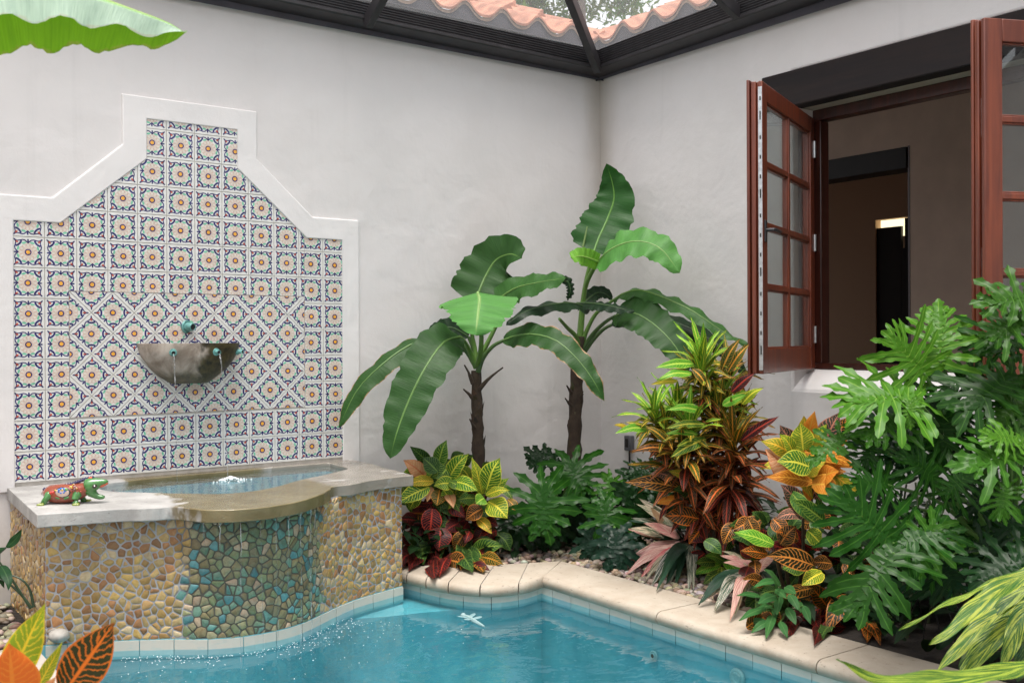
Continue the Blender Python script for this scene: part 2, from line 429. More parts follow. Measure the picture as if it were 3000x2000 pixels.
# --- leaves: 'lp' = (along 0..1, across -1..1, random), ca = blade colour, cb = vein / second colour
def leafmat(name, mode, rough=.35, transl=.25, coat=.0, glow=(1.25, 1.2, .5), spec=.35, narrow=False, bs=.25):
    t = NT(name); lp = t.n('ShaderNodeSeparateXYZ', {0: t.attr('lp').outputs['Vector']})
    u, v, r = lp.outputs; av = t.math('ABSOLUTE', v)
    ca = t.attr('ca').outputs['Color']; cb = t.attr('cb').outputs['Color']
    o = t.obj(); cv = t.n('ShaderNodeCombineXYZ', {0: u, 1: v, 2: r}).outputs[0]
    vec = t.scale(cv, (6, 2, 37)); nz = t.noise(vec, 1.0, 4, .6)
    bumph = None
    if mode == 'croton':
        mid = t.ramp(av, *((.11, .05) if not narrow else (.20, .10)))
        ph = t.math('ADD', t.math('MULTIPLY', t.math('SUBTRACT', u, t.math('MULTIPLY', av, .20)), 11.0), t.math('MULTIPLY', nz, 1.9))
        tri = t.math('ABSOLUTE', t.math('SUBTRACT', t.math('FRACT', ph), .5))           # 0 at the vein
        wid = t.math('ADD', .02, t.math('MULTIPLY', t.noise(t.scale(cv, (3, 1.3, 91)), 1, 3), .20))
        side = t.math('LESS_THAN', tri, wid)
        side = t.math('MULTIPLY', side, t.math('LESS_THAN', av, t.math('ADD', .74, t.math('MULTIPLY', nz, .4))))
        edge = t.ramp(t.math('ADD', av, t.math('MULTIPLY', nz, .12)), .95, .99)
        f = t.math('MAXIMUM', t.math('MAXIMUM', mid, t.math('MULTIPLY', side, .42 if narrow else .75)), t.math('MULTIPLY', edge, .8))
        base = t.mix(f, ca, cb)
        bumph = t.math('MULTIPLY', t.math('MINIMUM', tri, .3), 2)
    elif mode == 'banana':
        st = t.noise(t.scale(cv, (150, 1.2, 5)), 1.0, 2, .6); st2 = t.noise(t.scale(cv, (16, .8, 5)), 1.0, 3, .6)
        base = t.mix(t.math('MULTIPLY', t.ramp(st, .3, .7), .35), ca, t.mix(1, ca, (1.6, 1.5, 1.5), 'MULTIPLY'))
        base = t.mix(t.math('MULTIPLY', t.ramp(st2, .4, .75), .4), base, t.mix(1, ca, (.55, .62, .62), 'MULTIPLY'))
        mid = t.math('MULTIPLY', t.ramp(av, .055, .025), t.ramp(u, 1.0, .8))
        base = t.mix(t.math('MULTIPLY', mid, .75), base, cb)
        en = t.noise(t.scale(cv, (22, 3, 11)), 1.0, 4, .65)
        br = t.math('MULTIPLY', t.ramp(t.math('ADD', t.math('SUBTRACT', av, t.math('MULTIPLY', en, .35)), t.math('MULTIPLY', u, .10)), .80, .86), t.ramp(r, .45, .5))
        base = t.mix(br, base, t.mix(t.ramp(en, .45, .6), (.38, .24, .13), (.09, .045, .02)))
        bumph = t.math('MULTIPLY', st, 1.3); bumph = t.math('ADD', bumph, t.math('MULTIPLY', st2, 2.2))
    elif mode == 'philo':
        mid = t.ramp(av, .13, .05)
        base = t.mix(t.math('MULTIPLY', t.ramp(nz, .3, .7), .35), ca, t.mix(1, ca, (.6, .68, .6), 'MULTIPLY'))
        base = t.mix(t.math('MULTIPLY', mid, .38), base, cb)
        base = t.mix(t.math('MULTIPLY', t.ramp(av, .9, .99), .12), base, cb)
        bumph = t.math('ADD', t.math('MINIMUM', av, .3), t.math('MULTIPLY', t.noise(t.scale(cv, (8, 2, 13)), 1, 3), .5))
    elif mode == 'stripe':
        ph = t.math('SUBTRACT', t.math('MULTIPLY', u, 7.0), t.math('MULTIPLY', av, 3.2))
        n1 = t.noise(t.n('ShaderNodeCombineXYZ', {0: t.math('MULTIPLY', ph, 2.2), 1: t.math('MULTIPLY', v, 1.5), 2: t.math('MULTIPLY', r, 71)}).outputs[0], 1.0, 3, .65)
        f = t.ramp(n1, .49, .56); base = t.mix(f, ca, cb)
        f2 = t.ramp(t.noise(t.n('ShaderNodeCombineXYZ', {0: t.math('MULTIPLY', ph, 5), 1: t.math('MULTIPLY', v, 1.5), 2: t.math('MULTIPLY', r, 33)}).outputs[0], 1.0, 3), .52, .6)
        base = t.mix(t.math('MULTIPLY', f2, .5), base, t.mix(.5, ca, cb))
        bumph = t.math('SINE', t.math('MULTIPLY', ph, 9))
    else:
        mid = t.ramp(av, .12, .05); base = t.mix(t.math('MULTIPLY', mid, .5), t.mix(t.math('MULTIPLY', t.ramp(nz, .3, .7), .3), ca, t.mix(1, ca, (.6, .65, .6), 'MULTIPLY')), cb)
        bumph = nz
    k = dict(base=base, rough=rough, coat=coat, spec=spec)
    if bumph is not None: k['normal'] = t.bump(bumph, bs, .004)
    p = t.principled(**k)
    tl = t.n('ShaderNodeBsdfTranslucent', {'Color': t.mix(1, base, glow, 'MULTIPLY')}).outputs[0]
    return t.done(t.n('ShaderNodeMixShader', {0: transl, 1: p, 2: tl}).outputs[0])
M_CROTON = leafmat('croton_leaf', 'croton', .36, .14, spec=.15)
M_CROTON_N = leafmat('croton_leaf_narrow', 'croton', .36, .12, spec=.15, narrow=True)
M_BANANA = leafmat('banana_leaf', 'banana', .40, .24, spec=.2, bs=.35)
M_PHILO = leafmat('philodendron_leaf', 'philo', .30, .12, spec=.11, bs=.12)
M_STRIPE = leafmat('striped_leaf', 'stripe', .38, .25)
M_PLAIN = leafmat('plain_leaf', 'plain', .42, .2, spec=.12)
M_TREELEAF = leafmat('tree_leaf', 'plain', .6, .5)
M_BACKROOM = simple('plaster_back_room', (.66, .47, .33), .9)
# =================================================================== SETTING
XZ = lambda a, b, h: (a, h, b)
YZ = lambda a, b, h: (h, a, b)
XY = lambda a, b, h: (a, b, h)
BED = -0.585
POOL_Z = -0.672
TB = -0.605           # underside of coping / top of the waterline tiles at the fountain

# coping lines (nose towards the pool, back towards the bed)
NOSE_B = [(-2.16, -.60), (-2.115, -.70), (-2.085, -.83), (-2.055, -1.0), (-1.985, -1.17), (-1.88, -1.29), (-1.70, -1.325), (-1.54, -1.275)]
BACK_B = [(-2.10, -.52), (-1.985, -.60), (-1.93, -.64), (-1.83, -.685), (-1.70, -.78), (-1.54, -.885), (-1.36, -.965), (-1.215, -1.03)]
NX, BX = -1.565, -1.215
FRONT = [(-3.93, -.79), (-3.72, -.875), (-3.48, -1.01), (-3.34, -1.12), (-3.19, -1.185), (-3.03, -1.19), (-2.88, -1.145), (-2.73, -1.05), (-2.59, -.96), (-2.40, -.875), (-2.14, -.80)]
POOL_END = -6.9
def smooth2(P, n): return [(q.x, q.y) for q in catmull([V((a, b, 0)) for a, b in P], n)]

# ground sheet with a hole for the pool
pool_in = [(x+.045*(1 if i else 1), y+.035) for i, (x, y) in enumerate(NOSE_B)]
wallB = [(-2.10, -.6), (-2.06, -.70), (-2.035, -.82), (-2.005, -.975), (-1.945, -1.13), (-1.86, -1.24), (-1.70, -1.275), (-1.52, -1.235)]
fr_s = smooth2(FRONT, 40)
wb_s = smooth2(wallB, 24)
pool_out = [(-4.06, -.74)] + [(x, y-.004) for x, y in fr_s] + wb_s[1:] + [(-1.52, POOL_END), (-4.06, POOL_END)]
g = MB()
g.prism([(-14, -16), (10, -16), (10, 14), (-14, 14)], [[(-4.10, -.60)] + [(x, y+.03) for x, y in fr_s] + [(x+.03, y+.03) for x, y in wb_s[1:]] + [(-1.48, POOL_END-.04), (-4.10, POOL_END-.04)]], BED-.1, BED, XY)
g.build('ground', M_SOIL, kind='structure')
w = MB()   # pool shell
n = len(pool_out)
# below the waterline the plaster bridges the corner between fountain and coping with a soft curve
def pocket(p): return p[0] > -2.46 and p[1] > -1.06 and p[0] < -1.9
keep = [p for p in pool_out if not pocket(p)]
k0 = next(i for i, p in enumerate(pool_out) if pocket(p)); pk = [p for p in pool_out if pocket(p)]
A_, B_ = pool_out[k0-1], pool_out[k0+len(pk)]
arc = [(q.x, q.y) for q in catmull([V((*A_, 0)), V((-2.32, -.975, 0)), V((-2.14, -1.02, 0)), V((*B_, 0))], 12)][1:-1]
low = pool_out[:k0] + arc + pool_out[k0+len(pk):]
hi = [w.vert((x, y, -.60)) for x, y in pool_out]; md = [w.vert((x, y, -.70)) for x, y in pool_out]
for i in range(n):
    j = (i+1) % n; w.face((md[i], md[j], hi[j], hi[i]))
l1 = [w.vert((x, y, -.70)) for x, y in low]; lo = [w.vert((x, y, -1.75)) for x, y in low]
for i in range(len(low)):
    j = (i+1) % len(low); w.face((lo[i], lo[j], l1[j], l1[i]))
w.face([w.vert((x, y, -.70)) for x, y in [A_] + pk + [B_] + arc[::-1]])
w.face(lo)
w.build('pool_basin', M_PLASTER, ang=70, kind='structure')
w = MB(); w.flat([(x, y, POOL_Z) for x, y in pool_out]); w.build('pool_water', M_WATER, kind='structure')
# left and near decks (the photographer's side)
w = MB()
w.prism([(-13, -12), (-4.02, -12), (-4.02, -.98), (-4.3, -.98), (-4.3, -1.9), (-13, -1.9)], (), BED, BED+.035, XY)
w.prism([(-4.0, -12), (-1.0, -12), (-1.0, POOL_END+.03), (-4.0, POOL_END+.03)], (), BED, BED+.035, XY)
w.build('deck', M_PAVE, bevel=.01, kind='structure')

# ------------------------------------------------------------------ pool trim
pool = thing('pool_edge', 'cream stone coping and pale blue waterline tiles edging the blue pool', 'pool', (-1.5, -1.3, BED))
# waterline tiles: each a slab on the shell wall
def tile_row(path, z0, z1, size, name, off):
    P = [V((a, b, 0)) for a, b in path]
    L = [0]
    for i in range(1, len(P)): L.append(L[-1] + (P[i]-P[i-1]).length)
    def pos(s):
        s = min(max(s, 0), L[-1]-1e-5)
        for i in range(1, len(L)):
            if L[i] >= s: return P[i-1].lerp(P[i], (s-L[i-1])/(L[i]-L[i-1])), (P[i]-P[i-1]).normalized()
    m = MB(); s = random.uniform(0, size*.4)-size*.6
    while s < L[-1]:
        a = max(s+.002, 0); b = min(s+size-.002, L[-1])
        if b-a > .01:
            col = jitc((.27, .45, .475), .07); tl = random.uniform(-.001, .001)
            k = 3; A = []
            for i in range(k+1):
                p, T = pos(lerp(a, b, i/k)); N = V((T.y, -T.x, 0))
                A.append((p + N*(off+tl), p + N*(off-.012)))
            for i in range(k):
                f0, b0 = A[i]; f1, b1 = A[i+1]
                q = [(f0.x, f0.y, z0), (f1.x, f1.y, z0), (f1.x, f1.y, z1), (f0.x, f0.y, z1)]
                m.poly(q, 0, ca=col)
                m.poly([(f0.x, f0.y, z1), (f1.x, f1.y, z1), (b1.x, b1.y, z1), (b0.x, b0.y, z1)], 0, ca=col)
            for (f, b_) in (A[0], A[-1]):
                m.poly([(f.x, f.y, z0), (b_.x, b_.y, z0), (b_.x, b_.y, z1), (f.x, f.y, z1)], 0, ca=col)
        s += size
    m.build(name, M_POOLTILE, pool, recalc=True, ang=30)
tile_row(fr_s, POOL_Z-.012, TB, .152, 'waterline_tiles', .009)
tile_row(wb_s, POOL_Z-.012, -.612, .152, 'waterline_tiles', .009)
tile_row([(-1.52, -1.235), (-1.52, POOL_END)], POOL_Z-.012, -.612, .152, 'waterline_tiles', .009)
tile_row([(-4.06, POOL_END), (-4.06, -.74)], POOL_Z-.012, TB, .152, 'waterline_tiles', .009)
w = MB()                                             # dark joint behind the tiles
for path in (fr_s, wb_s, [(-1.52, -1.235), (-1.52, POOL_END)]):
    for (a, b), (c, d) in zip(path[:-1], path[1:]):
        T = V((c-a, d-b, 0)).normalized(); N = V((T.y, -T.x, 0))*.0025
        w.poly([(a+N.x, b+N.y, POOL_Z-.012), (c+N.x, d+N.y, POOL_Z-.012), (c+N.x, d+N.y, TB-.004), (a+N.x, b+N.y, TB-.004)])
w.build('tile_joint', simple('dark_joint', (.03, .04, .045), .9), pool)
# coping stones
CZ = -.55
def coping(sts):
    m = MB(); rows = []
    for (nx, ny), (bx, by) in sts:
        N = V((nx, ny, 0)); B = V((bx, by, 0)); d = (B-N).normalized(); r = .034
        prof = [(B, CZ-.06), (B, CZ-.004), (B - d*.006, CZ)]
        c = N + d*r
        for k in range(7):
            t = PI/2 + PI*k/6
            prof.append((c + d*(r*math.cos(t)), CZ-.032 + .032*math.sin(t)))
        prof.append((N + d*.075, CZ-.064))
        rows.append([m.vert((p.x, p.y, z)) for p, z in prof])
    for a, b in zip(rows[:-1], rows[1:]):
        for i in range(len(a)-1): m.face((a[i], a[i+1], b[i+1], b[i]))
    m.face(rows[0]); m.face(rows[-1][::-1])
    m.build('coping_stone', M_COPING, pool, recalc=True, ang=50)
nb = catmull([V((*p, 0)) for p in NOSE_B], 43); bb = catmull([V((*p, 0)) for p in BACK_B], 43)
cuts = [0, 7, 13, 19, 26, 34, 42]
for a, b in zip(cuts[:-1], cuts[1:]):
    st = [((nb[i].x, nb[i].y), (bb[i].x, bb[i].y)) for i in range(a, b+1)]
    def sh(s0, s1, e=.0035):
        r = []
        for p, q in zip(s0, s1):
            d = V((q[0]-p[0], q[1]-p[1])); d.normalize(); r.append((p[0]+d.x*e, p[1]+d.y*e))
        return tuple(r)
    st[0] = sh(st[0], st[1]); st[-1] = sh(st[-1], st[-2]); coping(st)
ys = [-1.275, -2.16, -3.06, -3.95, -4.85, -5.75, -6.85]
for a, b in zip(ys[:-1], ys[1:]):
    n0 = (NX, a-.003) if a < -1.3 else (NX+.02, a-.003)
    coping([(n0, (BX, (-1.033 if a > -1.3 else a-.003))), ((NX, b+.003), (BX, b+.003))])
w = MB()
P1 = [(p.x, p.y) for p in nb]; P2 = [(p.x, p.y) for p in bb]
for i in range(42):
    (a, b), (c, d) = P1[i], P1[i+1]; (e, f), (g_, h) = P2[i], P2[i+1]
    q = lambda x, y, X, Y, t: (lerp(x, X, t), lerp(y, Y, t))
    w.poly([(*q(a, b, e, f, .07), CZ-.006), (*q(c, d, g_, h, .07), CZ-.006), (*q(c, d, g_, h, .98), CZ-.006), (*q(a, b, e, f, .98), CZ-.006)])
w.poly([(NX+.03, -1.25, CZ-.006), (BX-.01, -1.05, CZ-.006), (BX-.01, -6.8, CZ-.006), (NX+.03, -6.8, CZ-.006)])
w.build('coping_bed', M_COPJOINT, pool)

# pool fittings
def ring(m, c, nrm, R, r, n=20, k=8, mi=0):
    N = V(nrm).normalized(); a = N.orthogonal().normalized(); b = N.cross(a); rows = []
    for i in range(n):
        t = 2*PI*i/n; d = a*math.cos(t) + b*math.sin(t)
        rows.append([m.vert(V(c) + d*(R + r*math.cos(2*PI*j/k)) + N*(r*math.sin(2*PI*j/k))) for j in range(k)])
    for i in range(n):
        for j in range(k): m.face((rows[i][j], rows[(i+1) % n][j], rows[(i+1) % n][(j+1) % k], rows[i][(j+1) % k]), mi)
def fitting(px, py, R, label):
    p = hit(px, py, 0, -1.524)
    t = thing('return_jet', label, 'pool fitting', p, 'white return fittings in the pool wall')
    m = MB(); ring(m, p + V((-.008, 0, 0)), (1, 0, 0), R*.8, R*.22)
    ring(m, p + V((-.014, 0, 0)), (1, 0, 0), R*.5, R*.12); m.build('flange', M_WHITEPL, t, recalc=True)
    m = MB(); m.tube([p + V((-.004, 0, 0)), p + V((-.016, 0, 0))], R*.42, 16); m.build('nozzle', M_DARKHOLE if R < .03 else M_WHITEPL, t, recalc=True)
fitting(1180+1550/2.1, 1690+480/2.1, .024, 'small white return jet with a dark eye in the pool wall under the coping')
fitting(1180+2065/2.1, 1690+615/2.1, .04, 'larger white round fitting in the pool wall, nearest the right edge of the photo')
# dragonfly shaped float
pf = hit(1180+405/2.1, 1690+262/2.1, 2, POOL_Z)
t = thing('dragonfly_float', 'pale turquoise dragonfly shaped float lying on the pool water', 'pool float', pf)
m = MB()
dv = (hit(1180+485/2.1, 1690+300/2.1, 2, POOL_Z) - pf).normalized(); sd = dv.cross(V((0, 0, 1)))
m.tube([pf - dv*.05 + V((0,0,.006)), pf + V((0,0,.01)), pf + dv*.10 + V((0,0,.006)), pf + dv*.155 + V((0,0,.004))], [.010, .014, .009, .005], 8)
m.blob(pf - dv*.055 + V((0,0,.01)), (.015, .015, .013)); m.build('body', M_WHITEPL, t)
for s_ in (-1, 1):
    for k in (0, 1):
        m = MB(); c = pf + dv*(.0 + .035*k) + V((0, 0, .012)); e = c + sd*(s_*.048) - dv*(.02 - .03*k) + V((0, 0, .008))
        mid = c.lerp(e, .55)
        R = Matrix((( (e-c).normalized()), dv, V((0,0,1)))).transposed()
        m.blob(mid, ((e-c).length*.52, .016, .003), R, n=12, h=6); m.build('wing', simple('float_wing', (.20, .33, .35), .35), t)

# ------------------------------------------------------------------ LEFT WALL (y = 0)
gw = thing('garden_wall', 'tall white stucco courtyard wall with stepped tiled panel and clay tile eave', 'wall', (-3, 0, BED))
w = MB()
w.box((-9.5, 0, BED-.2), (.0, .25, 2.66)); w.build('wall', M_WALL, gw, bevel=None)
OUT = [(-4.024, 0), (-4.024, 1.463), (-3.725, 1.463), (-3.376, 1.773), (-3.376, 2.044), (-2.631, 2.044), (-2.631, 1.773), (-2.282, 1.461), (-1.977, 1.461), (-1.977, 0)]
INN = [(-3.91, 0), (-3.91, 1.337), (-3.69, 1.337), (-3.25, 1.712), (-3.25, 1.928), (-2.745, 1.928), (-2.745, 1.709), (-2.322, 1.336), (-2.089, 1.336), (-2.089, 0)]
w = MB()
def fr_pts(P, y): return [w.vert((a, y, b if b > 0 else -.02)) for a, b in P]
OUTW = [(a + math.copysign(.004, a+3.0), b + (.004 if 1 <= k <= 8 else 0)) for k, (a, b) in enumerate(OUT)]
o0, o1, i1, i0 = fr_pts(OUTW, .002), fr_pts(OUT, -.013), fr_pts(INN, -.013), fr_pts(INN, .002)
for A, B in ((o0, o1), (o1, i1), (i1, i0)):
    for k in range(9): w.face((A[k], A[k+1], B[k+1], B[k]))
o_ = w.build('panel_surround', M_SURR, gw, recalc=True, bevel=.005)
o_.modifiers['bevel'].segments = 3

# painted tiles: every motif is a thin layer of glaze polygons
TS = .155
def tx(c): return (c-24.79)*TS
def tz(r): return (7.62-r)*TS
INS = (-3.649, -2.335, .334, .989)
def clip(poly, planes):
    for (a, b, c) in planes:             # keep a*x+b*z<=c
        out = []
        for i in range(len(poly)):
            p, q = poly[i], poly[(i+1) % len(poly)]
            dp, dq = a*p[0]+b*p[1]-c, a*q[0]+b*q[1]-c
            if dp <= 0: out.append(p)
            if (dp < 0 < dq) or (dq < 0 < dp):
                t_ = dp/(dp-dq); out.append((p[0]+(q[0]-p[0])*t_, p[1]+(q[1]-p[1])*t_))
        poly = out
        if len(poly) < 3: return []
    return poly
def ell(cx, cy, a, b, rot, n=10):
    c, s_ = math.cos(rot), math.sin(rot)
    return [(cx + a*math.cos(2*PI*k/n)*c - b*math.sin(2*PI*k/n)*s_, cy + a*math.cos(2*PI*k/n)*s_ + b*math.sin(2*PI*k/n)*c) for k in range(n)]
def stroke(P, w0, w1=None, closed=False):
    out = []; n_ = len(P); w1 = w0 if w1 is None else w1
    nor = []
    for i in range(n_):
        a = P[(i-1) % n_] if closed or i else P[0]; b = P[(i+1) % n_] if closed or i < n_-1 else P[-1]
        d = V((b[0]-a[0], b[1]-a[1])); d.normalize(); nor.append(V((-d.y, d.x)))
    for i in range(n_ if closed else n_-1):
        j = (i+1) % n_; wa = lerp(w0, w1, i/(n_-1))/2; wb = lerp(w0, w1, (i+1)/(n_-1))/2 if not closed else wa
        p, q = V(P[i]), V(P[j])
        out.append([tuple(p+nor[i]*wa), tuple(q+nor[j]*wb), tuple(q-nor[j]*wb), tuple(p-nor[i]*wa)])
    return out
def motif():
    L = []                                  # (layer, material, polygon)
    base = [(-.43, .435), (-.37, .385), (-.31, .37), (-.24, .385), (-.17, .402), (-.10, .39), (-.045, .345), (0, .30)]
    half = stroke(base, .031, .040)
    for q in range(4):
        c, s_ = [(1, 0), (0, 1), (-1, 0), (0, -1)][q]
        rot = lambda p: (p[0]*c - p[1]*s_, p[0]*s_ + p[1]*c)
        for pl in half:
            L.append((2, 1, [rot(p) for p in pl])); L.append((2, 1, [rot((-p[0], p[1])) for p in pl]))
        L.append((2, 1, [rot(p) for p in ell(0, .385, .028, .05, 0, 8)]))
        L.append((2, 1, [rot(p) for p in ell(0, .315, .022, .04, 0, 6)]))
        for sg in (-1, 1): L.append((1, 4, [rot(p) for p in ell(sg*.125, .30, .075, .036, -sg*.25, 8)]))
        arc = [( -.43 + .235*math.cos(t_), .43 - .235*math.sin(t_)) for t_ in [rad(14 + 62*k/6) for k in range(7)]]
        for pl in stroke(arc, .062): L.append((2, 1, [rot(p) for p in pl]))
        L.append((2, 5, [rot(p) for p in ell(-.345, .345, .062, .032, -PI/4, 8)]))
    L.append((1, 6, ell(0, 0, .285, .285, 0, 20)))
    for k in range(12):
        t_ = 2*PI*k/12
        for pl in stroke(ell(.185*math.cos(t_), .185*math.sin(t_), .10, .068, t_, 12), .009, closed=True): L.append((2+k % 2*.3, 2, pl))
    L.append((3, 1, ell(0, 0, .105, .105, 0, 16))); L.append((4, 3, ell(0, 0, .066, .066, 0, 12)))
    return L
MOT = motif()
def put_tile(m, cx, cz, rot, regions):
    c, s_ = math.cos(rot), math.sin(rot)
    yb = -.006 + random.uniform(-.0008, .0008); ta, tb = random.gauss(0, .004), random.gauss(0, .004)
    rr = random.choice((0, 1, 2, 3))
    jr = random.gauss(0, .006); jx, jz = random.gauss(0, .0012), random.gauss(0, .0012)
    c2, s2 = math.cos(jr), math.sin(jr)
    tilt = lambda x, z: yb + (x-cx)*ta + (z-cz)*tb
    def W(p, dec=True):
        x, z = p[0]*TS, p[1]*TS
        if dec: x, z = x*c2 - z*s2 + jx, x*s2 + z*c2 + jz
        return (cx + x*c - z*s_, cz + x*s_ + z*c)
    e = .487; sq = [W(p, False) for p in ((-e, -e), (e, -e), (e, e), (-e, e))]
    for pl in regions:
        q = clip(sq, pl)
        if len(q) < 3: continue
        m.poly([(x, tilt(x, z), z) for x, z in q], 0)
        for i in range(len(q)):
            a, b = q[i], q[(i+1) % len(q)]
            m.poly([(a[0], tilt(*a), a[1]), (b[0], tilt(*b), b[1]), (b[0], 0, b[1]), (a[0], 0, a[1])], 0)
        for lay, mi, P in MOT:
            P = [W(p) for p in P]
            P = clip(P, pl)
            if len(P) >= 3: m.poly([(x, tilt(x, z) - lay*.00022, z) for x, z in P], mi)
m = MB()
x0, x1, z0, z1 = INS; gp = .002
outer = [[(1, 0, x0-gp)], [(-1, 0, -x1-gp)], [(-1, 0, -x0), (1, 0, x1), (0, 1, z0-gp)], [(-1, 0, -x0), (1, 0, x1), (0, -1, -z1-gp)]]
frame_lo = [(1, 0, -2.086), (-1, 0, 3.913), (0, -1, -.002), (0, 1, 1.345)]
sa = (1.728-1.345)/.42
frame_md = [(0, -1, -1.3451), (0, 1, 1.72), (-sa, 1, 1.345+3.685*sa), (sa, 1, 1.345-2.317*sa)]
frame_hi = [(0, -1, -1.7201), (0, 1, 1.94), (1, 0, -2.74), (-1, 0, 3.256)]
for r in range(-5, 8):
    for c in range(-1, 12):
        cx, cz = tx(c), tz(r)
        if cz > 1.42 and not (-3.36 < cx < -2.63) and abs(cx+3) > (2.05-cz)*1.2 + .25: continue
        if cz > 1.45 and abs(cx+3) > .70: continue
        put_tile(m, cx, cz, 0, [pl + fr_ for pl in outer for fr_ in (frame_lo, frame_md, frame_hi)])
inner = [[(1, 0, x1-gp), (-1, 0, -x0-gp), (0, 1, z1-gp), (0, -1, -z0-gp)]]
dg = (x1-x0)/12
for k in range(0, 13):
    for q in range(0, 7):
        if (k+q) % 2: put_tile(m, x0 + k*dg, z1 - q*(z1-z0)/6, PI/4, inner)
m.poly([(-3.915, -.0012, -.01), (-2.08, -.0012, -.01), (-2.08, -.0012, 1.34), (-3.915, -.0012, 1.34)], 7)
m.poly([(-3.70, -.0012, 1.34), (-2.31, -.0012, 1.34), (-2.74, -.0012, 1.72), (-3.26, -.0012, 1.72)], 7)
m.poly([(-3.26, -.0012, 1.72), (-2.74, -.0012, 1.72), (-2.74, -.0012, 1.94), (-3.26, -.0012, 1.94)], 7)
m.build('painted_tiles', M_TILE, gw, smooth=False)

# clay tile eaves: wavy sheets with a thick mortared edge; the roofs rise away from the court
def eave(parent, along, axis):
    """axis 0: eave runs along x above the left wall; axis 1: along -y above the right wall"""
    per = .303; amp = .042; m = MB(); N = 12
    a0, a1 = along; cnt = int(round((a1-a0)/per*N))
    def P(s, up, dz=0):
        ph = 2*PI*(s-a1)/per
        wv = amp*(math.cos(ph) + .18*math.cos(2*ph))
        k = int(up/.36); z = 2.912 + wv + up*.47 - .03*(up/.36-k) + dz
        return (s, -.06 + up, z) if axis == 0 else (-.06 + up, s, z)
    ups = [0, .12, .24, .3599, .3601, .48, .60, .7199, .7201, .9, 1.0799, 1.0801, 1.3, 1.6, 2.2, 3.0]
    for dz, mi in ((0, 0), (-.016, 1)):
        rows = []
        for up in ups:
            rows.append([m.vert(P(a0 + (a1-a0)*i/cnt + (up if False else 0), up, dz)) for i in range(cnt+1)])
        for A, B in zip(rows[:-1], rows[1:]):
            for i in range(cnt): m.face((A[i], A[i+1], B[i+1], B[i]), mi)
        if dz == 0: top = rows[0]
    for i in range(cnt):                       # mortar bead under the first course
        s0 = a0+(a1-a0)*i/cnt; s1 = a0+(a1-a0)*(i+1)/cnt
        for (d0, d1, off, mi) in ((0, -.017, 0, 0), (-.02, -.042, .008, 1)):
            q = []
            for s_, d in ((s0, d0), (s1, d0), (s1, d1), (s0, d1)):
                x, y, z = P(s_, off, d); q.append((x, y, z))
            m.poly(q, mi)
    m.build('roof', [M_TERRA, M_MORTAR], parent, ang=50)
    f = MB()
    for i in range(cnt):
        s0 = a0+(a1-a0)*i/cnt; s1 = a0+(a1-a0)*(i+1)/cnt
        A = P(s0, .02, -.03); B = P(s1, .02, -.03)
        f.poly([(A[0], A[1], 2.6), (B[0], B[1], 2.6), B, A])
    f.build('bird_stop', M_FASCIA, parent)
w = MB(); w.box((-9.65, -9.25, BED-.2), (-9.4, 0, 2.75)); w.build('wall', M_WALL, gw)  # unseen left side of the court, added to block low sky light
eave(gw, (-6.2, .0), 0)

# ------------------------------------------------------------------ RIGHT WALL (x = 0): house
hs = thing('house', 'white stucco house wall with dark lintel over an open mahogany casement window', 'house', (0, -2.8, BED))
WY0, WY1, WZ0, WZ1 = -3.88, -1.72, .425, 2.10     # wall opening
w = MB()
w.prism([(-9.5, BED-.2), (.25, BED-.2), (.25, 2.66), (-9.5, 2.66)], [[(WY0, WZ0), (WY1, WZ0), (WY1, WZ1+.215), (WY0, WZ1+.215)]], 0, .28, YZ)
w.build('wall', M_WALL, hs, recalc=True, bevel=.014)
w = MB(); w.box((-.012, -4.3, WZ1+.0), (.10, -1.50, WZ1+.213)); w.build('lintel', M_LINTEL, hs, bevel=.008)
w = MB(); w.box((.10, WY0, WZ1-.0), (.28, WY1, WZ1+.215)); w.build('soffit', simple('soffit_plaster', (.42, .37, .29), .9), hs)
# sloping plaster sill that swells out of the wall
w = MB(); prof = [(.27, .545), (.20, .542), (.12, .515), (.05, .47), (.012, .435), (.003, .422), (.006, .40)]
ysl = [WY0 + (WY1-WY0)*i/24 for i in range(25)]
rows = [[w.vert((x + 0, y, z + .006*noise.noise(V((y*4, x*5, 7))))) for x, z in prof] for y in ysl]
for A, B in zip(rows[:-1], rows[1:]):
    for i in range(len(prof)-1): w.face((A[i], A[i+1], B[i+1], B[i]))
w.face(rows[0]); w.face(rows[-1][::-1])
w.build('sill', M_WALL, hs, recalc=True, ang=60)
# fixed frame
w = MB(); fx0, fx1 = .19, .27
w.box((fx0, WY0, .54), (fx1, WY1, .578)); w.box((fx0, WY0, 2.03), (fx1, WY1, 2.1))
w.box((fx0, WY1-.06, .578), (fx1, WY1-.0, 2.03)); w.box((fx0, WY0, .578), (fx1, WY0+.06, 2.03))
w.build('window_frame', M_MAHOGD, hs, bevel=.006)
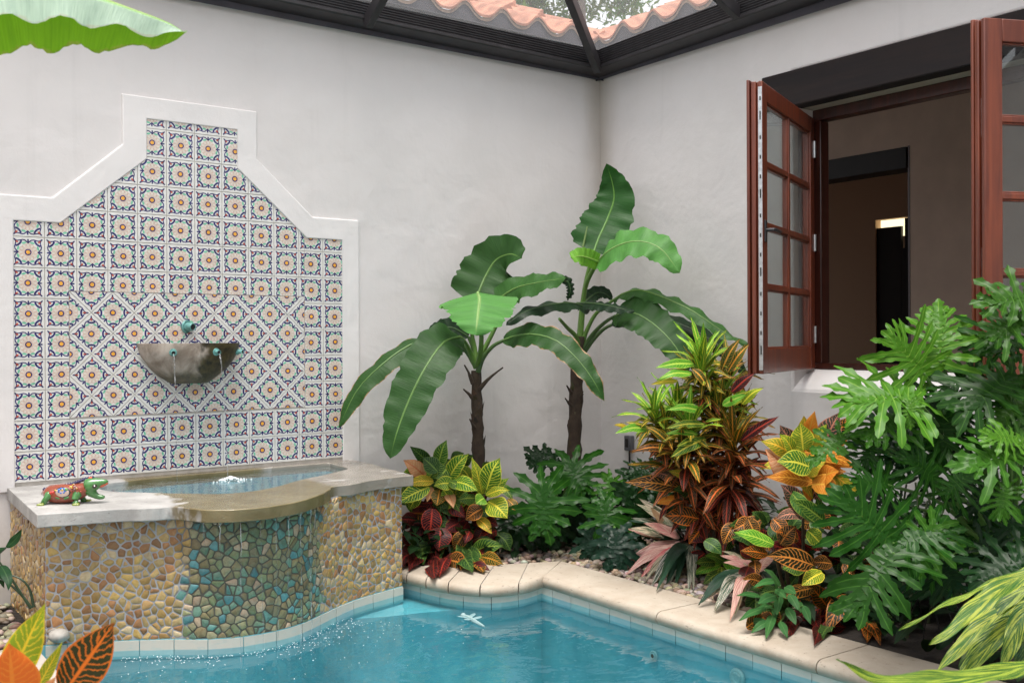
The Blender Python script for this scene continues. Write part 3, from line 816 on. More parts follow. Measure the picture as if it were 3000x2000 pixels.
# rooms behind
w = MB(); X1, X2, X3 = .28, 2.5, 5.0; Zf, Zc = -.45, 2.9
w.box((X1, -6.6, Zf-.05), (6.5, 4.5, Zf), 2); w.box((X1, -6.6, Zc), (6.5, 4.5, Zc+.05), 1)
w.box((X1, -6.65, Zf), (6.5, -6.6, Zc), 0); w.box((6.5, -6.65, Zf), (6.55, 4.55, Zc), 0); w.box((X1, 4.5, Zf), (X2+.2, 4.55, Zc), 0); w.box((X2+.2, 4.5, Zf), (6.5, 4.55, .3), 0); w.box((X2+.2, 4.5, 2.3), (6.5, 4.55, Zc), 0)  # opening in the unseen end wall, added to let daylight into the hall
w.build('room_shell', [M_ROOM, M_CEIL, M_ROOMFLOOR], hs, recalc=True)
w = MB(); w.prism([(-6.6, Zf), (-.89, Zf), (-.89, 2.265), (.35, 2.265), (.35, Zf), (4.5, Zf), (4.5, Zc), (-6.6, Zc)], (), X2, X2+.16, YZ); w.build('inner_wall', M_ROOM, hs, recalc=True)
w = MB(); w.box((X2-.02, -.885, 2.09), (X2+.2, .33, 2.262)); w.build('inner_lintel', M_BLACK, hs, bevel=.004)
w = MB(); w.box((X2-.004, -.905, Zf), (X2+.165, -.889, 2.27)); w.build('corner_trim', M_MAHOGD, hs)
w = MB(); w.prism([(-2.0, Zf), (.64, Zf), (.64, 2.03), (1.10, 2.03), (1.10, Zf), (4.5, Zf), (4.5, Zc), (-2.0, Zc)], (), X3, X3+.12, YZ); w.build('back_wall', M_BACKROOM, hs, recalc=True)
w = MB(); w.box((X3+.02, .80, Zf), (X3+.06, 1.10, 1.94)); w.box((X3+.02, .66, Zf), (X3+.06, .755, 2.02)); w.box((X3+.021, .755, Zf), (X3+.059, .80, 1.70)); w.build('door', M_BLACK, hs)
t_ = NT('daylight_gap'); M_GAP = t_.done(t_.n('ShaderNodeEmission', {'Color': (1, .86, .52, 1), 'Strength': .9}).outputs[0])
w = MB(); w.box((X3+.1, .64, 1.84), (X3+.11, 1.10, 2.03)); w.build('daylight_strip', M_GAP, hs)  # glowing strip standing in for daylight in the gap above the door

# casement leaves
def casement(hinge, free, thick_dir, handle, lock):
    hx = V((*hinge, 0)); d = V((free[0]-hinge[0], free[1]-hinge[1], 0)); L = d.length; d.normalize()
    nrm = V((d.y, -d.x, 0))
    if nrm.dot(V((*thick_dir, 0))) < 0: nrm = -nrm         # nrm: from the side the camera sees to the other side
    z0, z1 = .545, 2.045; st = .085; T = .082
    R = Matrix((d, nrm, V((0, 0, 1)))).transposed()
    cs = MB()
    def bx(m, a0, a1, t0, t1, b0, b1, mi=0): m.box((a0, t0, b0), (a1, t1, b1), mi, R, hx)
    bx(cs, 0, st, 0, .05, z0, z1); bx(cs, st, L-st, 0.001, .049, z0, z0+.13); bx(cs, st, L-st, 0.001, .049, z1-.095, z1)
    # free stile: stepped rebates and the astragal
    bx(cs, L-st, L, 0, .022, z0, z1); bx(cs, L-st, L-.014, .022, .034, z0, z1); bx(cs, L-st, L+.004, .034, .058, z0, z1)
    bx(cs, L-st, L-.012, .058, .066, z0, z1); bx(cs, L-st, L+.006, .066, T, z0-.01, z1+.012)
    o = cs.build('casement', M_MAHOG, hs, bevel=.004)
    mu = MB(); py0, py1 = z0+.13, z1-.095; mid = (st + L-st)/2
    bx(mu, mid-.014, mid+.014, .006, .044, py0, py1)
    for k in range(1, 4):
        zz = py0 + (py1-py0)*k/4; bx(mu, st, mid-.014, .007, .043, zz-.013, zz+.013); bx(mu, mid+.014, L-st, .007, .043, zz-.013, zz+.013)
    for a0, a1 in ((st, mid-.014), (mid+.014, L-st)):      # glazing beads
        for k in range(4):
            b0 = py0 + (py1-py0)*k/4 + (.013 if k else 0); b1 = py0 + (py1-py0)*(k+1)/4 - (.013 if k < 3 else 0)
            bx(mu, a0, a0+.008, .012, .04, b0, b1); bx(mu, a1-.008, a1, .012, .04, b0, b1)
            bx(mu, a0+.008, a1-.008, .012, .04, b1-.008, b1); bx(mu, a0+.008, a1-.008, .012, .04, b0, b0+.008)
    mu.build('muntins', M_MAHOG, o, bevel=.003)
    for a0, a1 in ((st, mid-.014), (mid+.014, L-st)):
        for k in range(4):
            g2 = MB(); bx(g2, a0, a1, .024, .028, py0 + (py1-py0)*k/4, py0 + (py1-py0)*(k+1)/4); g2.build('pane', M_GLASS, o, smooth=False)
    if lock == 'strip':
        l = MB(); bx(l, L, L+.0035, .001, .021, z0+.02, z1-.03)
        for k in range(14):
            zz = z0 + .1 + k*.1; bx(l, L+.0033, L+.0042, .007, .014, zz, zz+(.02 if k % 4 else .045), 1)
        l.build('lock_strip', [M_STEEL, M_DARKHOLE], o)
    else:
        for zc in (1.66, 1.04):
            l = MB(); bx(l, L-.013, L-.0095, .022, .034, zc-.1, zc+.06); bx(l, L-.0096, L-.0088, .025, .031, zc-.05, zc-.02, 1); bx(l, L-.0096, L-.008, .024, .032, zc-.005, zc+.02)
            l.build('strike_plate', [M_STEEL, M_DARKHOLE], o)
    if handle:
        l = MB(); zc = 1.285
        bx(l, L-.055, L-.025, -.008, .0, zc-.06, zc+.05); l.tube([hx + R @ V((L-.04, -.005, zc)), hx + R @ V((L-.04, -.045, zc)), hx + R @ V((L-.05, -.05, zc)), hx + R @ V((L-.15, -.05, zc-.003))], .009, 8)
        l.build('handle', simple('handle_pewter', (.06, .06, .065), .4, metal=.6), o, bevel=.002)
    for zc in (.75, 1.3, 1.86):
        h_ = MB(); h_.tube([hx + V((0, 0, zc-.05)), hx + V((0, 0, zc+.05))], .011, 8); h_.build('hinge', M_STEEL, o)
casement((.175, -1.745), (-.80, -2.165), (-.5, .8), True, 'strip')
casement((.175, -3.85), (-.862, -3.375), (0, 1), False, 'plates')
# socket on the house wall
t = thing('outdoor_socket', 'small grey outdoor socket box low on the wall behind the tall croton', 'socket', (0, -.32, 0))
m = MB(); m.box((-.045, -.352, -.055), (0, -.288, .052)); m.build('cover', simple('socket_grey', (.10, .10, .11), .5), t, bevel=.008)
m = MB(); m.box((-.049, -.335, -.03), (-.045, -.305, .03)); m.build('flap', M_BLACK, t, bevel=.002)
m = MB(); m.tube([(-.02, -.32, -.055), (-.025, -.325, -.2), (-.02, -.33, -.58)], .007, 6); m.build('cable', M_BLACK, t)
w = MB()   # unseen court wall behind the photographer, added to block low sky light
w.box((-9.4, -9.5, BED-.2), (0, -9.25, 2.75)); w.build('wall', M_WALL, hs)
eave(hs, (-6.2, .0), 1)

# ------------------------------------------------------------------ screen enclosure
se = thing('pool_screen_enclosure', 'dark bronze aluminium gutter beams and rafters of the screened pool enclosure', 'screen enclosure', (0, 0, 2.6))
def gutter(axis):
    m = MB()
    prof = [(0, 0), (-.155, .024)]
    prof.append((-.163, .032)); prof.append((-.163, .046))
    for k in range(7): prof += [(-.163, .048+k*.0155), (-.156, .052+k*.0155), (-.156, .0575+k*.0155), (-.163, .0615+k*.0155)]
    prof += [(-.163, .160), (-.150, .166), (-.150, .08), (-.01, .08), (-.01, .17), (0, .17)]
    rows = []
    for s_ in ([-9.4, -1.0] if True else []):
        pass
    pts = []
    for (h, zz) in prof:
        e = h if True else 0
        if axis == 0: A = (-9.4, h, 2.612+9.4*.007+zz); B = (h, h, 2.612+zz)
        else: A = (h, -9.4, 2.612+9.4*.016+zz); B = (h, h, 2.612+zz)
        pts.append((m.vert(A), m.vert(B)))
    for (a, b), (c, d) in zip(pts[:-1], pts[1:]): m.face((a, b, d, c))
    m.build('gutter_beam', M_BRONZE, se, recalc=False, ang=20)
gutter(0); gutter(1)
def bar(p, q, wd, ht, name='rafter'):
    p, q = V(p), V(q); d = (q-p).normalized(); s_ = d.cross(V((0, 0, 1))).normalized(); n_ = s_.cross(d)
    R = Matrix((d, s_, n_)).transposed(); m = MB(); m.box((0, -wd/2, -ht/2), ((q-p).length, wd/2, ht/2), 0, R, p)
    m.build(name, M_BRONZE, se, bevel=.004)
SL = .62
bar((-1.985, -.15, 2.63), (-1.985, -1.35, 2.63+1.2*SL), .05, .075)
bar((-4.3, -.15, 2.60), (-4.3, -1.35, 2.60+1.2*SL), .05, .075)
bar((-.15, -1.44, 2.695), (-1.35, -1.44, 2.695+1.2*.45), .05, .075)
bar((-.15, -3.9, 2.76), (-1.35, -3.9, 2.76+1.2*.45), .05, .075)
bar((-.165, -.165, 2.64), (-.165-1.1, -.165-.77, 2.64+.50), .05, .085)
m = MB()
hp = V((-1.265, -.935, 3.17))
m.poly([(-.155, -.155, 2.765), (-9, -.155, 2.70), (-9, -1.35, 3.42), (-1.35, -1.35, 3.45), hp])
m.poly([(-.155, -.155, 2.765), hp, (-1.35, -1.35, 3.34), (-1.35, -9, 3.4), (-.155, -9, 2.96)])
m.build('screen_panel', M_SCREEN, se, smooth=False)
# =================================================================== FOUNTAIN
fo = thing('fountain', 'raised fountain trough faced in tan and turquoise pebbles under a pale stone slab', 'fountain', (-3.03, -.6, BED))
fr_f = smooth2(FRONT, 60)
w = MB()
core = [(-3.93, -.002)] + fr_f + [(-2.14, -.002)]
lo = [w.vert((x, y, TB-.006)) for x, y in core]; hi = [w.vert((x, y, -.05)) for x, y in core]
for i in range(len(core)-1): w.face((lo[i], lo[i+1], hi[i+1], hi[i]))
w.build('grout_wall', M_GROUT, fo, ang=30)
# cut pebbles: rounded Voronoi cells pressed on the wall
TAN = [(.46, .30, .10), (.52, .36, .15), (.40, .25, .085), (.52, .39, .19), (.40, .20, .085), (.56, .45, .28), (.37, .27, .12), (.46, .29, .12), (.30, .16, .07), (.50, .34, .11)]
SEA = [(.16, .27, .18), (.22, .27, .14), (.12, .28, .25), (.26, .27, .14), (.18, .32, .24), (.28, .25, .13), (.10, .27, .29), (.32, .30, .18), (.23, .19, .10), (.28, .27, .16), (.52, .40, .28)]
def pebbles(m, path, z0, z1, size, sea):
    P = [V((a, b, 0)) for a, b in path]; L = [0]
    for i in range(1, len(P)): L.append(L[-1] + (P[i]-P[i-1]).length)
    tot = L[-1]
    def pos(s, z, h):
        s = min(max(s, 0), tot-1e-6)
        for i in range(1, len(L)):
            if L[i] >= s:
                p = P[i-1].lerp(P[i], (s-L[i-1])/(L[i]-L[i-1])); T = P[i]-P[i-1]
                T0 = (P[min(i+1, len(P)-1)] - P[max(i-2, 0)]).normalized()
                return (p.x + T0.y*h, p.y - T0.x*h, z)
    rng = random.Random(5)
    pts = []; nx = int(tot/size); nz = int((z1-z0)/size)
    for i in range(-1, nx+2):
        for j in range(-1, nz+2):
            pts.append(((i + .5 + rng.uniform(-.48, .48))*size, z0 + (j + .5*(i % 2) + rng.uniform(-.48, .48))*size))
    A = np.array(pts)
    for k, (cx, cz) in enumerate(pts):
        if not (-.01 < cx < tot+.01 and z0-.01 < cz < z1+.01): continue
        d = np.hypot(A[:, 0]-cx, A[:, 1]-cz); near = [q for q in np.argsort(d)[1:16]]
        gap = rng.uniform(.0015, .0042)
        planes = [(-1, 0, -.002), (1, 0, tot-.002), (0, -1, -z0-.002), (0, 1, z1-.002)]
        for q in near:
            dx, dz = A[q][0]-cx, A[q][1]-cz; l = math.hypot(dx, dz); nxx, nzz = dx/l, dz/l
            planes.append((nxx, nzz, nxx*(cx+dx/2) + nzz*(cz+dz/2) - gap))
        poly = clip([(cx-.1, cz-.1), (cx+.1, cz-.1), (cx+.1, cz+.1), (cx-.1, cz+.1)], planes)
        if len(poly) < 3: continue
        ar = sum(poly[i][0]*poly[(i+1) % len(poly)][1] - poly[(i+1) % len(poly)][0]*poly[i][1] for i in range(len(poly)))/2
        if abs(ar) < 6e-5: continue
        # round the corners
        R = []
        for i in range(len(poly)):
            a, b, c = poly[i-1], poly[i], poly[(i+1) % len(poly)]
            e = .19
            p, q = (lerp(b[0], a[0], e), lerp(b[1], a[1], e)), (lerp(b[0], c[0], e), lerp(b[1], c[1], e))
            R += [p, ((p[0]+q[0])/4 + b[0]/2, (p[1]+q[1])/4 + b[1]/2), q]
        gx = sum(p[0] for p in R)/len(R); gz = sum(p[1] for p in R)/len(R)
        wx = pos(gx, gz, 0)[0]
        insea = sea and abs(wx + 3.075 + .02*rng.uniform(-1, 1)) < .335 + .02*math.sin(gz*9)
        col = list(rng.choice(SEA if insea else TAN)); j = rng.uniform(.7, 1.22); col = [c*j for c in col]
        h = rng.uniform(.0025, .0045); tx_, tz_ = rng.gauss(0, .04), rng.gauss(0, .04)
        rings = []
        for sc_, hh in ((1, -.001), (.985, h*.6), (.86, h), ):
            rings.append([m.vert(pos(gx+(p[0]-gx)*sc_, gz+(p[1]-gz)*sc_, hh + ((p[0]-gx)*tx_ + (p[1]-gz)*tz_ if hh > 0 else 0)), ca=col) for p in R])
        n_ = len(R)
        for A_, B_ in zip(rings[:-1], rings[1:]):
            for i in range(n_): m.face((A_[i], A_[(i+1) % n_], B_[(i+1) % n_], B_[i]))
        c0 = m.vert(pos(gx, gz, h*1.12), ca=col)
        for i in range(n_): m.face((rings[-1][i], rings[-1][(i+1) % n_], c0))
m = MB()
pebbles(m, fr_f, TB, -.055, .0365, True)
pebbles(m, [(-3.93, -.01), (-3.93, -.79)], TB, -.055, .0395, False)
pebbles(m, [(-2.14, -.80), (-2.14, -.01)], TB, -.055, .0395, False)
m.build('pebble_facing', M_PEB, fo, ang=50)
# slab with its water hole
SL_F = [(-4.0, -.955), (-3.86, -.985), (-3.70, -1.02), (-3.55, -1.085), (-3.475, -1.10), (-3.44, -1.17), (-3.38, -1.28), (-3.29, -1.345), (-3.18, -1.365), (-3.05, -1.345), (-2.93, -1.285), (-2.80, -1.175), (-2.70, -1.07), (-2.655, -1.0), (-2.60, -.965), (-2.50, -.955), (-2.38, -.895), (-2.25, -.865), (-2.10, -.86)]
SF = []
for i, p in enumerate(catmull([V((*q, 0)) for q in SL_F], 80)):
    SF.append((p.x + .006*noise.noise(V((p.x*14, p.y*14, 3))), p.y + .014*noise.noise(V((p.x*16, p.y*16, 9)))))
slab_o = [(-3.945, -.004)] + SF + [(-2.055, -.45), (-2.03, -.2), (-2.02, -.004)]
HOLE = [(-3.50, -.14), (-3.2, -.09), (-2.8, -.075), (-2.25, -.06), (-2.215, -.10), (-2.24, -.36), (-2.32, -.44), (-2.47, -.54), (-2.67, -.655), (-2.84, -.79), (-3.0, -.875), (-3.16, -.87), (-3.30, -.75), (-3.42, -.62), (-3.56, -.46), (-3.58, -.28)]
hs_ = [(p.x, p.y) for p in catmull([V((*q, 0)) for q in HOLE + HOLE[:1]], 64)][:-1]
w = MB(); w.prism(slab_o, [hs_], -.058, .0, XY)
w.build('slab', M_SLAB, fo, recalc=True, bevel=.010, ang=50)
w = MB(); n = len(hs_)
hi = [w.vert((x, y, -.05)) for x, y in hs_]; lo = [w.vert((x*.96-3.0*.04, y*.94-.45*.06, -.22)) for x, y in hs_]
for i in range(n): w.face((hi[i], hi[(i+1) % n], lo[(i+1) % n], lo[i]))
w.face(lo); w.build('trough', simple('trough_plaster', (.16, .33, .38), .7, nscale=5, namt=.2), fo, ang=30)
# water in the trough (gently uneven sheet)
w = MB(); w.flat([(x, y, -.016) for x, y in hs_]); w.build('fountain_water', M_FWATER, kind='structure')

# half-round stone bowl on the tiles
wb = thing('wall_bowl', 'half round mossy stone bowl with copper spouts mounted on the tiled wall', 'stone bowl', (-3.03, 0, .6))
m = MB(); rows = []
BC = -3.03; BT, BB = .716, .497
def bowl_pt(t_, ph, inset=0):
    hw = (.278-inset) * (1 - (t_**2.3)*.60) * (1 - .10*t_); dp = (.185-inset) * (1 - (t_**2.2)*.50)
    c, s_ = math.cos(ph), math.sin(ph)
    return V((BC + hw*math.copysign(abs(c)**.85, c), -.004 - dp*abs(s_)**.8, lerp(BT, BB, t_)))
for i in range(13):
    t_ = i/12
    row = []
    for j in range(33):
        p = bowl_pt(t_, PI*j/32)
        q = noise.noise(p*13)*.006 + noise.noise(p*40)*.0025
        d = V((p.x-BC, p.y, 0)).normalized()
        row.append(m.vert(p + d*q + V((0, 0, q*.6 if i in (0, 12) else 0))))
    rows.append(row)
for A, B in zip(rows[:-1], rows[1:]):
    for j in range(32): m.face((A[j], B[j], B[j+1], A[j+1]))
m.face(rows[-1])
inn = [m.vert(bowl_pt(0, PI*j/32, .035) + V((0, -.0, .0))) for j in range(33)]
for j in range(32): m.face((rows[0][j+1], inn[j+1], inn[j], rows[0][j]))
inl = [m.vert(bowl_pt(0, PI*j/32, .05) + V((0, 0, -.06))) for j in range(33)]
for j in range(32): m.face((inn[j+1], inl[j+1], inl[j], inn[j]))
m.face(inl)
m.build('bowl', M_BOWL, wb, recalc=True, ang=60)
m = MB(); m.flat([bowl_pt(0, PI*j/32, .036) + V((0, 0, -.012)) for j in range(33)]); m.build('bowl_water', M_FWATER, wb)
def spout(name, p, d, r, ln, parent):
    m = MB(); d = V(d).normalized(); p = V(p)
    m.tube([p - d*.02, p + d*ln*.35, p + d*ln], [r*1.25, r*1.12, r], 14, cap=False)
    ring(m, p + d*ln, d, r*.93, r*.14, 14, 6); ring(m, p + d*ln*.05, d, r*1.45, r*.35, 14, 6)
    o = m.build(name, M_COPPER, parent, recalc=True)
    m = MB(); m.tube([p + d*ln*.3, p + d*(ln*.985)], r*.82, 12); m.build('bore', M_DARKHOLE, o)
    return p + d*ln
def stream(p, v, zend, r, label, name='water_stream', group='thin streams of water falling at the fountain', wob=.0018):
    m = MB(); P = []; R = []; z = 0; t_ = 0
    T = (-(v[2]) - math.sqrt(max(0, v[2]**2 + 2*9.8*(p[2]-zend))))/(-9.8)
    for i in range(15):
        t_ = T*i/14
        P.append((p[0] + v[0]*t_ + random.uniform(-wob, wob), p[1] + v[1]*t_ + random.uniform(-wob, wob), p[2] + v[2]*t_ - 4.9*t_*t_)); R.append(r*random.uniform(.6, 1.15)*(1 - .35*i/14))
    m.tube(P, R, 7)
    return tag(m.build(name, M_STREAM, loc=P[0]), label, 'water', group)
def on_bowl(x, z, inset=0):
    t_ = (BT-z)/(BT-BB); best = min(range(0, 181), key=lambda k: abs(bowl_pt(t_, PI*k/180).x - x)); return bowl_pt(t_, PI*best/180)
for x, dirx, rr, lab in ((-3.165, -.25, .0035, 'thin thread of water from the leftmost bowl spout'), (-2.938, .15, .0060, 'strongest stream pouring from the middle bowl spout into the trough'), (-2.785, .8, .0022, 'faint thread of water from the rightmost bowl spout')):
    p = on_bowl(x, .668); tip = spout('spout', p, (dirx, -1, -.06), .0115, .032, wb)
    stream((tip.x, tip.y, tip.z-.008), (dirx*.12, -.22 if rr < .006 else -.28, 0), -.016, rr, lab)
us = thing('copper_wall_spout', 'round verdigris copper spout in the tiles above the stone bowl', 'spout', (-3.04, 0, .807))
tip = spout('spout', (-3.04, -.006, .807), (.45, -1, -.05), .021, .05, us)
stream((tip.x, tip.y, tip.z-.012), (.07, -.22, 0), .70, .0065, 'short stream dropping from the upper copper spout into the bowl')
# overflow trickles along the slab lip
def lip_y(x): return min(SF, key=lambda q: abs(q[0]-x))[1]
for i, (x, rr, z1) in enumerate(((-3.74, .0022, -.25), (-3.60, .0018, -.4), (-3.39, .004, -.16), (-3.335, .005, -.2), (-3.25, .003, POOL_Z), (-3.17, .0026, POOL_Z), (-3.09, .0034, POOL_Z), (-3.02, .003, -.4), (-2.95, .0045, POOL_Z), (-2.88, .0055, POOL_Z), (-2.83, .0035, -.45), (-2.48, .003, -.5), (-2.36, .0045, -.4), (-2.30, .003, POOL_Z), (-2.2, .003, -.45))):
    y = lip_y(x) + .018
    stream((x, y, -.046), (random.uniform(-.04, .04), .02, 0), z1, rr*.72, 'thread of water trickling from the slab lip over the pebble facing', 'water_trickle', 'trickles of water running off the slab lip', .0035)
# bubbles where the water lands
m = MB(); rng = random.Random(3)
for k in range(480):
    i = rng.randrange(10, 46); x, y = fr_f[i]; a, b = fr_f[i+1]; T = V((a-x, b-y)).normalized()
    near = rng.random() < .5
    dist = abs(rng.gauss(0, .06)) + .012 if near else .03 + rng.expovariate(4.2)
    if dist > .8: continue
    r = rng.uniform(.0008, .0030) if near else rng.uniform(.0009, .0026)
    m.blob((x + T.y*dist + T.x*rng.uniform(-.03, .03) + dist*.25, y - T.x*dist, POOL_Z), (r, r, r*.7), n=6, h=4)
for k in range(130):
    a = rng.uniform(0, 2*PI); d = abs(rng.gauss(0, .035)); r = rng.uniform(.002, .006)
    m.blob((-2.93 + d*1.3*math.cos(a), -.36 + d*math.sin(a), -.014 + max(0, .022-d*.4)), (r, r, r), n=6, h=4)
m.build('foam_bubbles', M_FOAM, kind='stuff', label='white splash bubbles where the fountain overflow lands', cat='foam')

# =================================================================== CERAMIC LIZARD
EX, EY = V((.806, -.592, 0)), V((.592, .806, 0)); LO = V((-3.845, -.70, .001))
lz = thing('ceramic_iguana', 'painted ceramic iguana with green head and legs on the left of the fountain slab', 'ornament', LO)
def lq(cx, cz, y=0): return LO + EX*((cx-800)/5145) + EY*y + V((0, 0, (965-cz)/5145))
RD, GR, BL, CR, YE, OR = (.26, .05, .02), (.055, .20, .045), (.012, .012, .09), (.60, .45, .38), (.75, .50, .05), (.50, .09, .03)
m = MB()
m.tube(catmull([lq(330, 760, .012), lq(430, 735, .008), lq(600, 745), lq(850, 745), lq(1100, 725), lq(1330, 650), lq(1480, 590)], 22), [.006+.024*min(1, i/4)+.014*math.sin(PI*min(1, i/19)) for i in range(22)], 16, ca=RD)
m.build('body', M_CERAMIC, lz, ang=None)
m = MB(); m.tube(catmull([lq(1400, 590), lq(1530, 545), lq(1680, 500), lq(1800, 480), lq(1890, 480)], 12), [.03, .036, .036, .034, .031, .028, .024, .020, .017, .014, .011, .005], 14, ca=GR)
m.tube(catmull([lq(1480, 660), lq(1540, 740), lq(1640, 810), lq(1740, 830), lq(1810, 825)], 10), [.030, .026, .022, .018, .015, .013, .012, .011, .010, .005], 12, ca=GR)
m.tube([lq(1660, 560, .0), lq(1760, 545, 0), lq(1885, 500, 0)], [.012, .012, .006], 10, ca=(.55, .10, .04)); hd = m.build('head', M_CERAMIC, lz, ang=None)
for yy in (-1, 1):
    e = MB(); e.blob(lq(1640, 560, yy*.027), (.011, .007, .010), ca=(.03, .015, .01)); e.blob(lq(1650, 550, yy*.034), (.003, .002, .003), ca=(.9, .9, .9)); e.build('eye', M_CERAMIC, hd)  # the small white blob is a glint put in as colour
m = MB(); P = catmull([lq(390, 660), lq(600, 620), lq(850, 575), lq(1100, 520), lq(1350, 425), lq(1560, 385)], 40)
m.tube([p + V((0, 0, .003*(i % 2))) for i, p in enumerate(P)], [.006 + .0025*(i % 2) for i in range(40)], 8, ca=BL); m.build('crest', M_CERAMIC, lz)
m = MB(); m.blob(lq(1500, 395), (.014, .012, .009), ca=OR); m.build('crest_knob', M_CERAMIC, lz)
for (a, b, c, f) in (((1240, 730), (1215, 840), (1235, 930), (1290, 955)), ((600, 745), (550, 830), (500, 920), (480, 950))):
    for yy in (-1, 1):
        off = .034 if yy < 0 else .03
        m = MB(); y_ = yy*off
        m.tube(catmull([lq(*a, y_*.7), lq(*b, y_*1.25), lq(*c, y_*1.3), lq(f[0], f[1]-4, y_*1.5)], 9), [.020, .021, .018, .015, .013, .013, .013, .013, .008], 10, ca=GR)
        for k in (-1, 0, 1): m.tube([lq(*f, y_*1.3), lq(f[0]+55*k-5, 957, y_*1.35+yy*.026)], [.010, .006], 8, ca=mixc(GR, YE, .25))
        m.build('leg', M_CERAMIC, lz, ang=None)
m = MB(); yf = -.0405
def patch(cx, cz, rx, rz, col, y=0, tilt=0): m.blob(lq(cx, cz, yf+y), (rx/5145, .006, rz/5145), Matrix.Rotation(rad(-36.3), 3, 'Z') @ Matrix.Rotation(tilt, 3, 'Y'), n=14, h=8, ca=col)
patch(925, 690, 190, 125, (.02, .02, .02), .001); patch(925, 690, 172, 110, CR)
for k in range(7): patch(920 + 75*math.cos(k*.9), 650 + 48*math.sin(k*.9), 36, 28, (.04, .16, .55), -.0015)
patch(935, 625, 34, 26, YE, -.0025); patch(1010, 620, 46, 32, (.12, .34, .08), -.0015)
for k in range(18): patch(1150 + random.uniform(-20, 240), 600 + random.uniform(-110, 90), 12, 11, random.choice((YE, CR, (.6, .06, .02))), -.004)
for (cx, cz) in ((700, 690), (660, 700), (1190, 570)): patch(cx, cz, 45, 40, (.50, .03, .02), .001)
patch(800, 810, 70, 32, GR, .003, .35); patch(1010, 815, 75, 30, GR, .003, -.35); patch(770, 640, 35, 20, YE, .002); patch(1120, 560, 40, 22, YE, .001)
m.build('painted_flower', M_CERAMIC, lz)

# =================================================================== PLANTS
def leaf(mb, ctrl, hw, nh, prof, nu=12, nv=3, fold=.25, curl=0.0, wave=(0, 3), ca=(.05, .2, .04), cb=(.3, .4, .1), rnd=None, asym=(1, 1), cside=None, margin=0):
    P = catmull(ctrl, nu+1); rnd = random.random() if rnd is None else rnd
    nhf = nh if callable(nh) else (lambda u: nh)
    ph = random.uniform(0, 6); mj = [1 - margin*random.random()**2 for _ in range(2*(nu+1))]
    rows = []
    for i, p in enumerate(P):
        u = i/nu; T = (P[min(i+1, nu)] - P[max(i-1, 0)]).normalized()
        N = V(nhf(u)); N = N - T*N.dot(T)
        if N.length < 1e-3: N = T.orthogonal()
        N.normalize(); S_ = T.cross(N); w_ = hw*prof(u); row = []
        for j in range(-nv, nv+1):
            v = j/nv; sd = 0 if v < 0 else 1
            f = fold[sd] if hasattr(fold, '__len__') else fold
            off = abs(v)*w_*asym[sd]*mj[2*i+sd if abs(j) == nv else 0]
            a = f - curl*abs(v)
            lat = off*math.cos(a); upv = off*math.sin(a)
            upv += wave[0]*math.sin(wave[1]*2*PI*u + ph + sd*1.7)*abs(v)**1.5
            row.append(mb.vert(p + S_*math.copysign(lat, v) + N*upv if j else p, lp=(u, v, rnd), ca=(cside[sd] if cside and j else ca), cb=cb))
        rows.append(row)
    for A, B in zip(rows[:-1], rows[1:]):
        for j in range(2*nv): mb.face((A[j], A[j+1], B[j+1], B[j]))
ELL = lambda u: max(0.0, math.sin(PI*min(1, .02+u*.98)**.82))**lerp(.62, 1.15, u)
LAN = lambda u: max(0.0, math.sin(PI*min(1, .03+u*.97)**.75))**.9
BAN = lambda u: min(1, ((u+.02)/.14))**.7 * max(0, 1-u**3.2)**.62
TOC = lambda p: (CAM - V(p)).normalized()
ZU = V((0, 0, 1))
def conv(x0, y0, s_): return lambda x, y: (x0 + x/s_, y0 + y/s_)
C4 = conv(950, 400, 1.7423); CF = conv(1130, 1260, 3.222); C8 = conv(1750, 950, 1.4936); CP = conv(2300, 820, 2.904); CQ = conv(2200, 1320, 2.306)
def xp(cv, x, y, d): return at(*cv(x, y), d)
def lift(p, c=.012):
    """keeps a point above the bed or, over the coping, above the stone (slides it towards the viewer along its sight line)"""
    for k in range(3):
        zm = (CZ if (p.x < -1.19 and p.y < -.5) else BED) + c
        if p.z < zm: p = CAM + (p-CAM)*((CAM.z-zm)/(CAM.z-p.z))
    return p

